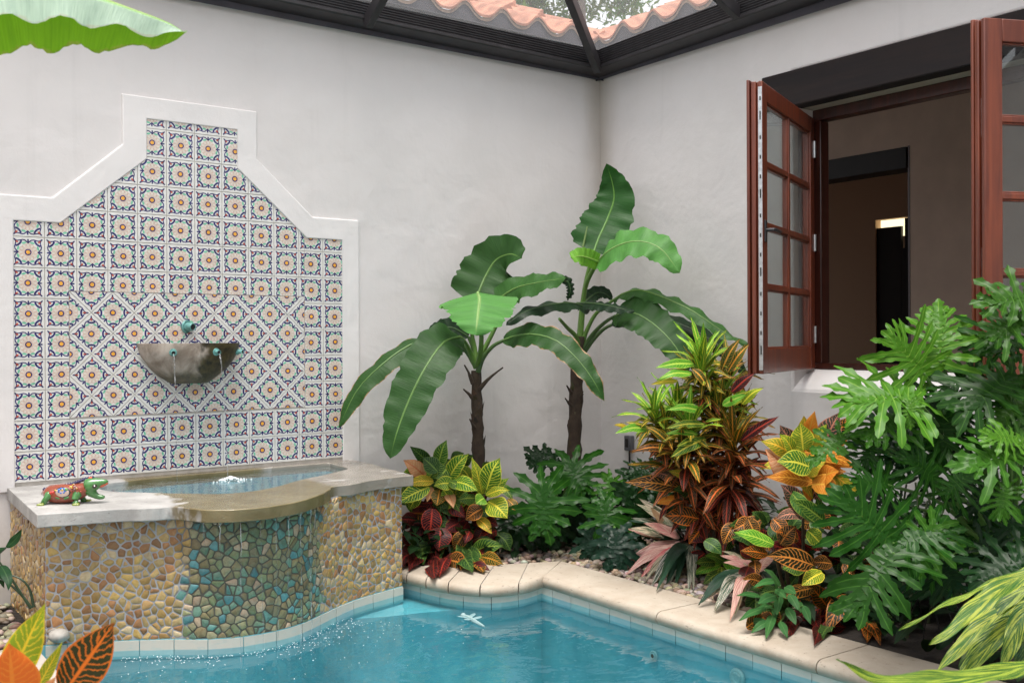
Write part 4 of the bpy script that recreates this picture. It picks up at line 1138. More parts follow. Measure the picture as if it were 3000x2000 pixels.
# ---- banana plants
def banana(label, tr, apex, base_r, stubs, parts, petioles, cv, col_spine=(.16, .28, .07)):
    b0 = tr[0]
    pl = thing('banana_plant', label, 'banana plant', b0, 'young banana plants against the white walls')
    m = MB(); P = catmull(tr, 26)
    rs = [base_r*(1.1 - .35*i/25)*(1 + .10*math.sin(i*1.9)) for i in range(26)]
    m.tube(P, rs, 14, jit=.10, ca=(.055, .036, .024))
    for k in range(48):                       # papery old sheaths
        i = random.randrange(2, 22); a = random.uniform(0, 2*PI); d = V((math.cos(a), math.sin(a), 0))
        p = P[i] + d*rs[i]*.8; ln = random.uniform(.04, .14)
        leaf(m, [p, p + d*.008 + ZU*ln*.5, p + d*random.uniform(.005, .025) + ZU*ln], random.uniform(.012, .034), d, LAN, 5, 1, -.5, ca=jitc((.085, .058, .034), .5))
    m.build('trunk', M_BARK, pl, ang=60)
    for s_ in stubs:
        m = MB(); m.tube(catmull([xp(cv, *q) for q in s_], 6), [.016, .014, .011, .008, .006, .005], 7, jit=.15, ca=(.06, .04, .028)); m.build('dry_stub', M_BARK, pl)
    for ct, hw, nhw, cols, opt in parts:
        m = MB(); pts = [xp(cv, *q) for q in ct]
        nhw_ = V(nhw[0])*1.0 if not isinstance(nhw[0], (int, float)) else None
        tc = TOC(pts[len(pts)//2]); nh = tc*nhw[0] + ZU*nhw[1] + RX*nhw[2]
        o = dict(nu=34, nv=5, fold=.12, wave=(.008, 7), ca=cols[0], cb=cols[1], margin=.15); o.update(opt)
        prof = o.pop('prof', BAN)
        leaf(m, pts, hw, nh, prof, **o)
        q = catmull(pts, 14)
        m2 = MB(); m2.tube(q[:12], [.008*(1-.07*i) for i in range(12)], 6, ca=mixc(cols[1], cols[0], .35))
        lf = m.build('leaf', M_BANANA, pl, ang=None); m2.build('midrib', M_STEM, lf)
    for q, r0, r1, col in petioles:
        m = MB(); m.tube(catmull([xp(cv, *a) for a in q], 12), [lerp(r0, r1, i/11) for i in range(12)], 9, ca=col); m.build('petiole', M_STEM, pl)
    return pl
DG = ((.026, .078, .018), (.16, .30, .07)); MG = ((.040, .118, .026), (.20, .34, .08)); LG = ((.09, .26, .06), (.30, .46, .14)); DK = ((.010, .030, .011), (.07, .14, .04)); BG = ((.16, .38, .05), (.35, .5, .12))
GP = (.10, .20, .035); GPd = (.06, .12, .03)
trA = [at(1404, 1612, 6.38), at(1404, 1480, 6.38), at(1402, 1330, 6.38), at(1398, 1210, 6.38), at(1395, 1085, 6.38)]
banana('young banana plant nearer the tiled panel, its broad leaves hanging beside the fountain', trA, None, .043,
       [[(790, 1290, 6.36), (830, 1245, 6.33), (870, 1210, 6.32), (912, 1178, 6.3)], [(760, 1260, 6.36), (735, 1200, 6.34), (715, 1165, 6.33)], [(762, 1335, 6.36), (735, 1310, 6.34), (710, 1288, 6.33)], [(775, 1490, 6.36), (755, 1465, 6.34), (742, 1440, 6.33)]],
       [([(690, 1022, 6.12), (610, 1050, 6.0), (515, 1180, 5.88), (430, 1350, 5.8), (370, 1510, 5.74), (336, 1643, 5.72)], .150, (1, .35, -.15), DG, dict(rnd=.2, fold=.10, wave=(.009, 8))),
        ([(640, 1020, 6.3), (540, 1035, 6.2), (440, 1062, 6.12), (310, 1150, 6.02), (170, 1290, 5.95), (72, 1485, 5.9)], .095, (.75, .75, 0), DG, dict(rnd=.9, fold=(-.15, -.5), wave=(.010, 5))),
        ([(735, 1020, 6.42), (650, 975, 6.40), (580, 990, 6.36), (525, 1055, 6.33)], .07, (.8, .4, 0), DK, dict(rnd=.1)),
        ([(775, 850, 6.36), (790, 790, 6.38), (830, 700, 6.43), (880, 628, 6.45), (950, 600, 6.4), (1010, 622, 6.33)], .185, (.9, .25, 0), DG, dict(rnd=.1, wave=(.014, 5), fold=.05)),
        ([(783, 795, 6.05), (792, 830, 5.96), (785, 900, 5.86), (778, 960, 5.80), (772, 1014, 5.78)], .250, (.8, .7, 0), LG, dict(rnd=.2, prof=lambda u: min(1, (u+.06)/.13)**.6*(1-.62*u**1.5)*max(0, 1-u**9)**.5, fold=-.22, wave=(.010, 4))),
        ([(820, 900, 6.36), (900, 822, 6.33), (985, 770, 6.28), (1090, 745, 6.2), (1190, 728, 6.14), (1240, 722, 6.10)], .105, (.8, .55, .1), MG, dict(rnd=.15, wave=(.013, 4), fold=-.15)),
        ([(1215, 735, 6.12), (1245, 745, 6.14), (1255, 790, 6.15), (1240, 835, 6.16)], .035, (.6, .2, .5), DK, dict(rnd=.1)),
        ([(915, 1040, 6.28), (985, 1015, 6.22), (1080, 1010, 6.15), (1190, 1045, 6.05), (1300, 1145, 5.98), (1380, 1255, 5.93), (1428, 1350, 5.92)], .092, (.8, .6, .1), DG, dict(rnd=.95, fold=(.0, -.15), wave=(.011, 6)))],
       [([(775, 1180, 6.38), (740, 1090, 6.33), (712, 1040, 6.2), (690, 1022, 6.12)], .018, .010, GP), ([(778, 1180, 6.38), (735, 1110, 6.38), (690, 1050, 6.33), (640, 1020, 6.3)], .018, .009, GPd),
        ([(780, 1170, 6.4), (768, 1080, 6.42), (755, 1000, 6.40), (775, 850, 6.36)], .017, .010, GP), ([(782, 1170, 6.36), (800, 1080, 6.25), (800, 950, 6.15), (783, 800, 6.06)], .018, .010, GP),
        ([(785, 1180, 6.37), (815, 1090, 6.36), (860, 1000, 6.36), (905, 900, 6.36), (920, 810, 6.32)], .018, .009, GP), ([(785, 1200, 6.36), (810, 1130, 6.33), (860, 1070, 6.3), (915, 1040, 6.28)], .018, .010, GPd),
        ([(780, 1180, 6.4), (765, 1100, 6.42), (735, 1020, 6.42)], .015, .009, GPd)], C4)
trB = [at(1681, 1578, 6.76), at(1681, 1450, 6.76), at(1684, 1250, 6.76), at(1692, 1080, 6.76), at(1700, 985, 6.76)]
banana('taller banana plant in the wall corner with one upright leaf and arching dark leaves', trB, None, .050,
       [[(1265, 1310, 6.74), (1250, 1290, 6.72), (1238, 1270, 6.7)], [(1262, 1375, 6.74), (1245, 1355, 6.72), (1230, 1335, 6.7)], [(1300, 1345, 6.74), (1310, 1325, 6.72), (1320, 1300, 6.7)]],
       [([(1375, 590, 6.78), (1400, 520, 6.82), (1445, 420, 6.88), (1478, 320, 6.92), (1470, 235, 6.93), (1440, 138, 6.90)], .205, (.9, .1, -.1), ((.020, .085, .016), (.17, .38, .06)), dict(rnd=.1, asym=(.92, 1), fold=.06, wave=(.010, 6), margin=.16, prof=lambda u: min(1, ((u+.03)/.12))**.6 * max(0, 1-u**2.3)**.8)),
        ([(1395, 640, 6.62), (1450, 585, 6.5), (1530, 545, 6.42), (1620, 535, 6.35), (1720, 575, 6.28), (1815, 695, 6.22)], .135, (.75, .7, -.1), LG, dict(rnd=.2, fold=(-.05, -.15), wave=(.014, 5))),
        ([(1400, 640, 6.6), (1350, 620, 6.5), (1300, 610, 6.42), (1258, 620, 6.36)], .11, (.7, .1, -.2), BG, dict(rnd=.2, prof=lambda u: (1-u)**.4*(.5+.5*u), fold=-.1)),
        ([(1350, 880, 6.62), (1270, 850, 6.45), (1170, 855, 6.32), (1060, 880, 6.22), (985, 915, 6.16), (930, 965, 6.12)], .075, (.65, .8, -.1), DK, dict(rnd=.1, fold=(-.4, -.3), wave=(.012, 4))),
        ([(1290, 850, 6.62), (1360, 850, 6.5), (1450, 862, 6.38), (1530, 880, 6.32), (1585, 892, 6.28)], .062, (.75, .7, .1), DK, dict(rnd=.1, fold=-.35)),
        ([(1475, 835, 6.68), (1540, 795, 6.6), (1620, 785, 6.5), (1740, 825, 6.38), (1880, 890, 6.28), (2020, 985, 6.2), (2170, 1070, 6.12)], .080, (.6, .9, 0), MG, dict(rnd=.1, fold=(-.3, -.25), wave=(.014, 6))),
        ([(1485, 915, 6.55), (1560, 895, 6.42), (1650, 935, 6.32), (1740, 1010, 6.22), (1810, 1100, 6.16), (1850, 1210, 6.12)], .135, (.85, .5, .0), DG, dict(rnd=.2, fold=.05, wave=(.010, 7))),
        ([(1470, 950, 6.75), (1620, 920, 6.62), (1780, 945, 6.48), (1930, 1010, 6.36), (2070, 1110, 6.26), (2175, 1240, 6.2)], .095, (.6, .8, 0), DK, dict(rnd=.1, fold=-.2)),
        ([(1330, 845, 6.85), (1385, 800, 6.92), (1430, 800, 6.92), (1470, 830, 6.9)], .06, (.8, .5, 0), DK, dict(rnd=.1))],
       [([(1305, 1060, 6.76), (1318, 900, 6.76), (1335, 760, 6.72), (1395, 640, 6.62)], .020, .013, GP), ([(1300, 1060, 6.78), (1315, 880, 6.8), (1340, 720, 6.8), (1375, 590, 6.78)], .020, .012, GP),
        ([(1300, 1080, 6.74), (1285, 1020, 6.70), (1245, 980, 6.62), (1200, 930, 6.5)], .017, .010, GP), ([(1310, 1080, 6.76), (1340, 990, 6.74), (1390, 900, 6.72), (1475, 835, 6.68)], .017, .010, GP),
        ([(1315, 1090, 6.75), (1370, 1010, 6.7), (1430, 950, 6.62), (1485, 915, 6.55)], .017, .010, GPd), ([(1320, 1110, 6.76), (1370, 1040, 6.76), (1430, 980, 6.76), (1490, 952, 6.75)], .017, .010, GPd),
        ([(1320, 565, 6.8), (1330, 520, 6.8), (1342, 460, 6.8)], .008, .004, (.2, .3, .1))], C4)
# the leaf that reaches in from the photographer's side
bp = thing('banana_plant', 'banana plant out of frame at upper left, one large leaf reaching into view', 'banana plant', (-5.0, -2.9, BED), 'young banana plants against the white walls')
m = MB(); m.tube(catmull([(-5.0, -2.9, BED), (-5.01, -2.91, .3), (-5.0, -2.9, 1.0)], 10), [.06-.003*i for i in range(10)], 12, jit=.08, ca=(.06, .045, .028)); m.build('trunk', M_BARK, bp)
tip_pts = [at(-330, 40, 2.15), at(-150, -35, 2.2), at(60, -48, 2.25), at(250, -20, 2.3), at(400, 30, 2.34), at(490, 65, 2.36), at(545, 98, 2.37)]
m = MB(); m.tube(catmull([(-5.0, -2.9, 1.0), (-4.98, -2.95, 1.35), tip_pts[0]], 10), [.022-.001*i for i in range(10)], 8, ca=GP); m.build('petiole', M_STEM, bp)
m = MB()
leaf(m, tip_pts, .150, ZU + FW*-.15, BAN, nu=60, nv=6, fold=(-1.35, -1.15), asym=(1, .62), wave=(.010, 5), ca=(.2, .4, .05), cb=(.4, .5, .2), rnd=.468, cside=((.15, .36, .012), (.34, .46, .38)), margin=.05)  # near half's sky sheen and far half's backlit green put into colour
m.build('leaf', M_BANANA, bp, ang=None)

# ---- crotons: leaves given as base -> tip
CC = dict(G=((.025, .085, .016), (.26, .34, .05)), GD=((.016, .05, .014), (.12, .20, .04)), YG=((.045, .15, .018), (.58, .56, .06)), Y=((.15, .25, .02), (.78, .66, .06)), BG=((.07, .24, .02), (.36, .50, .07)),
          OR=((.56, .17, .02), (.74, .36, .05)), PO=((.64, .34, .17), (.55, .16, .07)), GO=((.025, .06, .012), (.62, .27, .04)), DR=((.018, .009, .010), (.34, .035, .02)), DO=((.020, .022, .009), (.60, .22, .04)),
          DP=((.045, .05, .04), (.62, .24, .17)), MR=((.022, .008, .008), (.20, .025, .02)), OB=((.03, .035, .012), (.70, .17, .02)), YY=((.26, .38, .03), (.80, .64, .05)), OY=((.30, .30, .025), (.82, .46, .05)))
def xleaf(m, cv, s_, d, b, t, wpx, key, bend=None, prof=ELL, depth=None, nu=9, nv=3):
    d1 = d + random.uniform(-.02, .05); d2 = d - (random.uniform(.0, .07) if depth is None else depth)
    p = lift(xp(cv, *b, d1), .03); q = lift(xp(cv, *t, d2)); L = (q-p).length
    tc = TOC(p); nh = tc + ZU*random.uniform(.1, .5) + RX*random.uniform(-.3, .3)
    bd = random.uniform(.03, .14) if bend is None else bend
    mid = p.lerp(q, .5) + nh.normalized()*L*bd + ZU*L*bd*.4
    col = CC[key] if isinstance(key, str) else key
    leaf(m, [p, mid, q], 1.16*wpx/s_/FPX*d/2, nh, prof, nu, nv, random.uniform(.05, .35), .15, (L*random.uniform(.01, .03), random.choice((1.5, 2, 3))), ca=jitc(col[0], .2), cb=jitc(col[1], .15))
def stems(m, p0, heads, r=.012, col=(.06, .045, .025)):
    m.blob(V(p0), (r*2, r*2, r*2), ca=col)
    for h in heads:
        mid = V(p0).lerp(h, .5) + V((random.uniform(-.03, .03), random.uniform(-.03, .03), -.03))
        m.tube(catmull([p0, mid, h], 8), [lerp(r, r*.5, i/7) for i in range(8)], 6, ca=col)
def croton(label, group, base, leaves, cv, s_, d, heads, fill=None):
    pl = thing('croton', label, 'croton', base, group)
    m = MB(); stems(m, base, [xp(cv, *h, d+.06) for h in heads]); m.build('stem', M_STEM, pl)
    m = MB()
    for L in leaves: xleaf(m, cv, s_, d + (L[4] if len(L) > 4 else 0), L[0], L[1], L[2], L[3])
    if fill: fill(m)
    m.build('foliage', M_CROTON, pl, ang=None)
    return pl
CG = 'crotons in the planting bed'
FL = [((490, 340), (575, 90), 125, 'G'), ((430, 340), (230, 150), 110, 'GD'), ((490, 390), (350, 255), 150, 'GD', -.03), ((370, 430), (165, 280), 130, 'PO'), ((590, 460), (790, 220), 150, 'YG'), ((800, 470), (690, 345), 120, 'YG', .03),
      ((450, 480), (195, 512), 95, 'OY', -.04), ((410, 535), (105, 690), 155, 'YG', -.05), ((430, 530), (390, 675), 75, 'PO'), ((510, 560), (480, 712), 135, 'GO', -.04), ((580, 570), (640, 732), 95, 'PO'), ((600, 480), (735, 572), 90, 'G', -.02),
      ((640, 480), (872, 572), 130, 'YG', -.05), ((850, 640), (680, 655), 115, 'G'), ((910, 600), (810, 250), 105, 'Y', -.03), ((950, 560), (1080, 260), 195, 'YG', -.05), ((940, 610), (1165, 450), 95, 'YG', -.04), ((950, 612), (1172, 565), 85, 'Y', -.06),
      ((930, 640), (850, 695), 120, 'BG', -.08), ((970, 670), (1150, 830), 195, 'Y', -.08), ((600, 710), (745, 822), 115, 'DR'), ((910, 740), (755, 842), 150, 'DO', -.03), ((870, 830), (1003, 978), 95, 'OY', -.03), ((440, 740), (410, 1005), 175, 'DR', -.05),
      ((520, 920), (500, 1142), 195, 'DR', -.08), ((380, 900), (200, 992), 115, 'MR', -.02), ((750, 960), (640, 1132), 125, 'DO', -.05), ((795, 950), (745, 1072), 85, 'DR', -.06), ((700, 870), (555, 950), 125, 'MR'), ((800, 1150), (1112, 1085), 155, 'G', -.08),
      ((780, 1140), (620, 1222), 120, 'G', -.06), ((810, 1160), (908, 1228), 95, 'YG', -.1), ((900, 1190), (1112, 1265), 115, 'GO', -.08), ((810, 1265), (985, 1322), 75, 'MR', -.08), ((400, 1080), (200, 1120), 95, 'GD'), ((600, 1140), (780, 1185), 105, 'GD'),
      ((1150, 650), (1252, 765), 85, 'GO'), ((620, 300), (740, 215), 110, 'GD', .08), ((700, 330), (830, 230), 100, 'GD', .08), ((660, 620), (560, 740), 120, 'MR', .06), ((930, 860), (1060, 900), 110, 'MR', .06), ((300, 800), (230, 900), 110, 'MR', .08), ((650, 1000), (780, 900), 100, 'MR', .05), ((540, 400), (430, 440), 90, 'G', -.02), ((450, 1040), (330, 1060), 120, 'GD', .05), ((930, 1000), (1080, 1060), 100, 'MR', .08)]
fb = hit(*CF(720, 1240), 2, BED); fd = (fb-CAM).dot(FW)
def ffill(m):
    for k in range(170):
        x, y = random.gauss(640, 230), random.uniform(300, 1230); a = random.uniform(0, 2*PI)
        x = max(250, min(1060, x)); y = max(y, 300 + abs(x-650)*.35)
        xleaf(m, CF, 3.222, fd + random.uniform(.0, .25), (x, y), (x + 190*math.cos(a), y + 150*math.sin(a) + 40), random.uniform(90, 160), random.choice(('GD', 'G', 'GD', 'YG', 'DO') if y < 680 else ('GD', 'MR', 'DR', 'MR', 'DO', 'GD')))
croton('low bushy croton with yellow veined and dark red leaves between the fountain and the coping', CG, fb, FL, CF, 3.222, fd, [(510, 480), (930, 610), (480, 700), (620, 900), (810, 1150), (700, 700)], ffill)

OLb = hit(*C8(900, 1190), 2, BED); OD = 4.95
OL = [((905, 545), (952, 378), 65, 'OR'), ((900, 550), (888, 430), 90, 'Y', -.03), ((870, 565), (798, 440), 82, 'DP', .02), ((865, 575), (795, 478), 55, 'Y', -.02), ((930, 545), (1005, 435), 55, 'Y', -.01), ((985, 545), (1062, 384), 97, 'DP', .04), ((1000, 550), (1108, 402), 92, 'DO', .02),
      ((865, 575), (715, 510), 67, 'OY', -.03), ((855, 665), (733, 545), 105, 'PO', -.01), ((935, 625), (785, 600), 105, 'YG', -.05), ((940, 690), (738, 668), 62, 'OR', -.04), ((960, 690), (1060, 640), 87, 'OR'), ((940, 700), (1060, 720), 82, 'OR'), ((930, 560), (960, 470), 75, 'OY', .0), ((900, 640), (1000, 600), 87, 'OY', .02), ((960, 600), (1080, 560), 87, 'OR', .05)]
croton('orange and yellow broad leaved croton in front of the window sill', CG, OLb, OL, C8, 1.4936, OD, [(910, 560), (940, 690)],
       lambda m: [xleaf(m, C8, 1.4936, OD + random.uniform(.05, .15), (random.gauss(920, 30), random.gauss(620, 50)), (random.gauss(920, 100), random.gauss(590, 90)), 56, random.choice(('OR', 'OY', 'Y', 'OY', 'DP', 'OR'))) for k in range(26)])
LLb = hit(*C8(860, 1230), 2, BED); LD = 4.65
LL = [((880, 800), (800, 700), 75, 'DP', .05), ((850, 735), (945, 872), 62, 'G'), ((995, 862), (850, 765), 66, 'G', -.02), ((900, 835), (778, 852), 54, 'DP'), ((772, 962), (595, 908), 58, 'BG', -.03), ((745, 1005), (625, 990), 48, 'OB', -.03), ((945, 1052), (738, 1012), 84, 'DO', -.06), ((905, 1062), (808, 1068), 74, 'G', -.02), ((985, 1085), (893, 1142), 66, 'Y', -.08),
      ((945, 1152), (800, 1200), 60, 'DO', -.06), ((920, 900), (982, 965), 64, 'YG', -.02), ((1110, 1190), (998, 1352), 82, 'DO', -.04), ((800, 960), (872, 880), 74, 'DO', .02), ((880, 940), (780, 905), 60, 'OB', .03), ((860, 1000), (760, 960), 60, 'DR', .05), ((1010, 1240), (910, 1130), 70, 'OB', .05), ((1160, 1290), (1240, 1400), 60, 'OB', .02), ((1190, 1290), (1180, 1390), 50, 'OB', .0), ((960, 820), (1020, 900), 64, 'DO', .06),
      ((470, 945), (545, 1005), 56, 'GD', .2), ((600, 870), (550, 965), 60, 'DO', .2), ((660, 850), (700, 940), 60, 'DO', .15), ((770, 850), (830, 930), 62, 'DO', .1), ((1150, 1180), (1240, 1130), 90, 'PO', .25), ((1440, 1180), (1500, 1060), 70, 'G', .15)]
def lfill(m):
    for k in range(110):
        x, y = random.uniform(640, 1300), random.uniform(830, 1330); a = random.uniform(0, 2*PI)
        xleaf(m, C8, 1.4936, LD + random.uniform(.12, .35), (x, y), (x + 100*math.cos(a), y + 80*math.sin(a)), random.uniform(45, 65), random.choice(('GD', 'MR', 'DR', 'GD', 'DO', 'GD')))
croton('spreading low croton with dark leaves veined orange at the coping edge', CG, LLb, LL, C8, 1.4936, LD, [(900, 830), (770, 960), (960, 1060), (1000, 1150), (1100, 1190), (800, 900)], lfill)
# bright little croton between the pink leaves
sb = hit(*C8(560, 1130), 2, BED); sd_ = (sb-CAM).dot(FW)
croton('small bright green croton growing between the two pink striped plants', CG, sb, [((540, 1050), (410, 1098), 36, 'BG'), ((560, 1035), (628, 1102), 52, 'BG', -.03), ((545, 1060), (540, 1128), 34, 'YG'), ((520, 1040), (425, 1045), 44, 'G'), ((560, 1040), (470, 1010), 44, 'BG'), ((590, 930), (545, 1000), 60, 'G', .03), ((480, 950), (560, 1010), 60, 'G', .05), ((540, 1080), (460, 1140), 40, 'G'), ((470, 1000), (400, 1080), 70, 'DR', .08), ((520, 960), (440, 930), 90, 'MR', .15)], C8, 1.4936, sd_-.05, [(545, 1045), (580, 935), (470, 970)])
# left-hand dark croton leaves low at the tall croton
tb = hit(*C8(430, 1040), 2, BED)
croton('croton with long orange edged leaves at the foot of the tall croton', CG, tb + V((.25, .15, 0)), [((372, 715), (120, 690), 62, 'DO'), ((385, 770), (245, 783), 38, 'OR'), ((445, 850), (292, 838), 78, 'OB'), ((330, 670), (230, 655), 45, 'DP'), ((420, 680), (310, 640), 40, 'OY'), ((470, 880), (400, 960), 70, 'OB'), ((450, 830), (560, 900), 60, 'OB'), ((410, 900), (480, 950), 80, 'MR'), ((420, 760), (330, 720), 60, 'GD')], C8, 1.4936, 5.33, [(372, 715), (445, 850), (430, 760)])

# tall narrow-leaved croton: whorls of leaves up the stems, green on top and dark red below
def rosette(m, h, axis, n_, ln, wd, pal, spread=.10, el0=75, el1=-45, prof=LAN):
    h = V(h); axis = V(axis).normalized(); a0 = random.uniform(0, 6)
    for k in range(n_):
        t_ = (k+.5)/n_; az = a0 + k*2.39996 + random.uniform(-.2, .2); el = rad(lerp(el0, el1, t_**.9) + random.uniform(-12, 12))
        d = V((math.cos(az)*math.cos(el), math.sin(az)*math.cos(el), math.sin(el)))
        p = h - axis*(spread*t_) + V((random.uniform(-.01, .01), random.uniform(-.01, .01), 0)); L = ln*random.uniform(.75, 1.12)*(.65 + .5*math.sin(PI*min(1, t_+.25)))
        q = p + d*L + V((0, 0, -L*.22*t_)); mid = p + d*L*.5 + ZU*L*.07
        if q.x > -.03: q.x = -.03
        nh = ZU*math.cos(el) - V((math.cos(az), math.sin(az), 0))*math.sin(el) + TOC(p)*.6
        ca, cb = pal(t_)
        leaf(m, [p, mid, q], wd*random.uniform(.8, 1.15), nh, prof, 8, 2, random.uniform(.2, .5), .1, (.004, 2), ca=jitc(ca, .2), cb=jitc(cb, .15))
def pal_tall(lo, hi):
    K = [((.085, .29, .02), (.50, .60, .08)), ((.05, .19, .016), (.58, .56, .06)), ((.024, .085, .013), (.66, .38, .04)), ((.020, .060, .011), (.62, .25, .03)), ((.022, .026, .009), (.52, .11, .03)), ((.026, .014, .009), (.40, .06, .03))]
    def f(t_):
        x = lerp(lo, hi, t_) + random.uniform(-.5, .5); i = int(max(0, min(len(K)-1, round(x)))); return K[i]
    return f
TD = 5.35
tc_ = thing('croton', 'tall narrow leaved croton, bright green on top and dark red below, left of the window', 'croton', at(2085, 1570, 5.5), CG)
CT = conv(1780, 960, 3.408)
H = [((945, 330), 24, .21, (0, 2.2), .10), ((960, 500), 22, .22, (1.0, 3.4), .12), ((1110, 720), 24, .20, (0, 2.4), .10), ((1130, 900), 24, .22, (1, 4), .12), ((470, 850), 22, .18, (0, 2.2), .09), ((560, 1010), 20, .20, (1.2, 4), .12), ((700, 820), 22, .20, (0, 2), .1), ((820, 980), 24, .20, (.3, 2.8), .12),
     ((1220, 470), 12, .21, (2, 4), .08), ((1330, 880), 18, .19, (2, 4.6), .12), ((1270, 1120), 26, .23, (2.2, 5), .15), ((1000, 1150), 24, .22, (2.6, 5), .14), ((760, 1200), 22, .22, (2.4, 5), .14), ((1230, 1400), 32, .25, (3.6, 5.4), .16), ((960, 1420), 30, .24, (3.6, 5.2), .16), ((680, 1400), 22, .21, (3.2, 5), .14), ((1180, 1600), 26, .23, (3.8, 5.4), .16), ((900, 1650), 24, .2, (3.8, 5.4), .16), ((1380, 1560), 20, .2, (3.8, 5.4), .14)]
m = MB(); m2 = MB()
for (x, y), n_, ln, (lo, hi), sp in H:
    p = xp(CT, x, y, TD + random.uniform(-.10, .12)); dk = lo >= 2.3
    rosette(m, p, (0, 0, 1), int(n_*(.82 if dk else 1.55)), ln*(1.15 if dk else 1.08), .025 if dk else .0185, pal_tall(lo, hi), sp, *((38, -62) if dk else (72, -40)))
    b_ = at(2085 + random.uniform(-15, 15), 1570, 5.5); m2.tube(catmull([b_, b_.lerp(p, .5) + V((0, 0, .05)), p], 9), [.011 - .0007*i for i in range(9)], 6, ca=(.06, .045, .03))
for (b, t_, w_, key) in [((1140, 420), (1320, 110), 95, 'GO'), ((1200, 440), (1415, 160), 95, 'GO'), ((1240, 640), (1470, 450), 90, 'DR'), ((860, 360), (475, 400), 95, 'BG'), ((700, 530), (430, 565), 50, 'OY'), ((840, 460), (490, 525), 80, 'BG'), ((1150, 770), (1390, 665), 85, 'BG'), ((1340, 760), (1560, 600), 80, 'Y'), ((400, 1010), (70, 1055), 85, 'BG'), ((210, 1000), (62, 968), 40, 'OY'), ((950, 830), (590, 820), 75, 'BG'), ((960, 960), (580, 1005), 75, 'YG'), ((980, 1110), (625, 1295), 110, 'YG'), ((920, 1100), (690, 1185), 70, 'YG'), ((640, 1210), (215, 1240), 70, 'DO'), ((600, 1140), (370, 980), 70, 'GO'), ((900, 1060), (570, 1060), 60, 'BG'), ((1340, 1120), (1715, 880), 90, 'DR'), ((1270, 1240), (1395, 1310), 90, 'DO'), ((850, 410), (1000, 600), 80, 'GO')]:
    xleaf(m, CT, 3.408, TD-.16, b, t_, w_, key, prof=LAN)
m2.build('stem', M_STEM, tc_); m.build('foliage', M_CROTON_N, tc_, ang=None)

# foreground croton, close to the lens at lower left
fc = thing('croton', 'foreground croton with yellow, orange and black leaves at the bottom left', 'croton', at(60, 2500, 2.0) , CG)
CX0 = conv(0, 1500, 3.136)
m = MB(); m.tube(catmull([at(60, 2500, 2.0), at(80, 2250, 2.0), at(100, 2040, 2.0)], 8), [.012-.0006*i for i in range(8)], 8, ca=(.2, .22, .05)); m.build('stem', M_STEM, fc)
m = MB()
for b, t_, w_, key, dz, fx in [((60, 1600), (412, 838), 330, 'YY', .05, .1), ((600, 1640), (1055, 1005), 430, 'OB', .0, .0), ((130, 1800), (85, 1200), 470, ((.60, .13, .02), (.66, .20, .03)), -.04, .5), ((330, 1640), (575, 1190), 130, 'YY', .03, 0), ((430, 1700), (500, 1512), 130, 'PO', -.02, .4)]:
    p, q = xp(CX0, *b, 2.02+dz), xp(CX0, *t_, 1.98+dz); tc = TOC(p); nh = tc + ZU*fx
    leaf(m, [p, p.lerp(q, .5) + nh*.006, q], w_/3.136/FPX*2.0/2, nh, ELL, 16, 5, .18, .1, (.003, 2), ca=CC[key][0] if isinstance(key, str) else key[0], cb=CC[key][1] if isinstance(key, str) else key[1], rnd=random.random())
m.build('foliage', M_CROTON, fc, ang=None)

# ---- philodendrons (deeply cut leaves)
def philo(m, A, tip, nh, nl=7, ca=(.03, .12, .03), cb=(.2, .35, .1), wr=1.0, wbk=.62, wl=.075, joined=.42, droop=.18, fold=.12, back=150):
    A, tip = V(A), V(tip); D = tip-A; L = D.length; D.normalize(); N = V(nh); N = (N - D*N.dot(D)).normalized(); S_ = D.cross(N); rnd = random.random()
    def W3(x, y, wz=0):
        r2 = (x*x + y*y)/(L*L)
        return A + S_*x + D*y + N*(-droop*L*r2 + fold*abs(x) + wz)
    step = .70*L/(nl-1)
    def lobe(x0, y0, ang, ln, sg, wid, wb):
        a0 = ang; bend = random.uniform(-.25, .5) * (1 if ang > .5 else .3); x, y = x0, y0; n_ = 15; pts = []
        ph = random.uniform(0, 6)
        for i in range(n_+1):
            pts.append((x, y, a0 - bend*i/n_)); a_ = a0 - bend*i/n_
            x += sg*math.sin(a_)*ln/n_; y += math.cos(a_)*ln/n_
        rows = []; zj = random.uniform(-.14, .10)*L; tw = random.uniform(-.6, .6)
        for i, (x, y, a_) in enumerate(pts):
            u = i/n_
            w_ = lerp(wb, wid, min(1, u/joined)**.8) * (1 + (.17*math.sin(u*17 + ph) + .17*math.sin(u*31 + 2*ph))*min(1, u/.35)) * (1 + .25*math.sin(PI*max(0, (u-.4)/.6))) * max(.03, 1-max(0, (u-.72)/.28)**2.0)**.6
            row = []
            for v in (-1, -.5, 0, .5, 1):
                px_, py_ = x + sg*math.cos(a_)*w_*v, y - math.sin(a_)*w_*v
                wz = zj*u*u + w_*(.22*abs(v)*math.sin(u*15 + ph + v) * (u > .25) + .15*abs(v) + tw*v*u)
                row.append(m.vert(W3(px_, py_, wz), lp=(u, v, rnd), ca=ca, cb=cb))
            rows.append(row)
        for a, b in zip(rows[:-1], rows[1:]):
            for j in range(4): m.face((a[j], a[j+1], b[j+1], b[j]))
    for sg in (-1, 1):
        for k in range(nl):
            f = k/(nl-1); ang = rad(lerp(back, 30, f**.85) + random.uniform(-6, 6))
            ln = L*wr*(.42 + .42*math.sin(PI*(f*.72+.18))) * random.uniform(.72, 1.2) * (1 if f < .8 else .8)
            lobe(0, f*.70*L, ang, ln, sg, wl*L*random.uniform(.85, 1.15), step*wbk + .02*L)
    lobe(0, .62*L, 0, .40*L, 1, wl*L*1.15, step*.7)
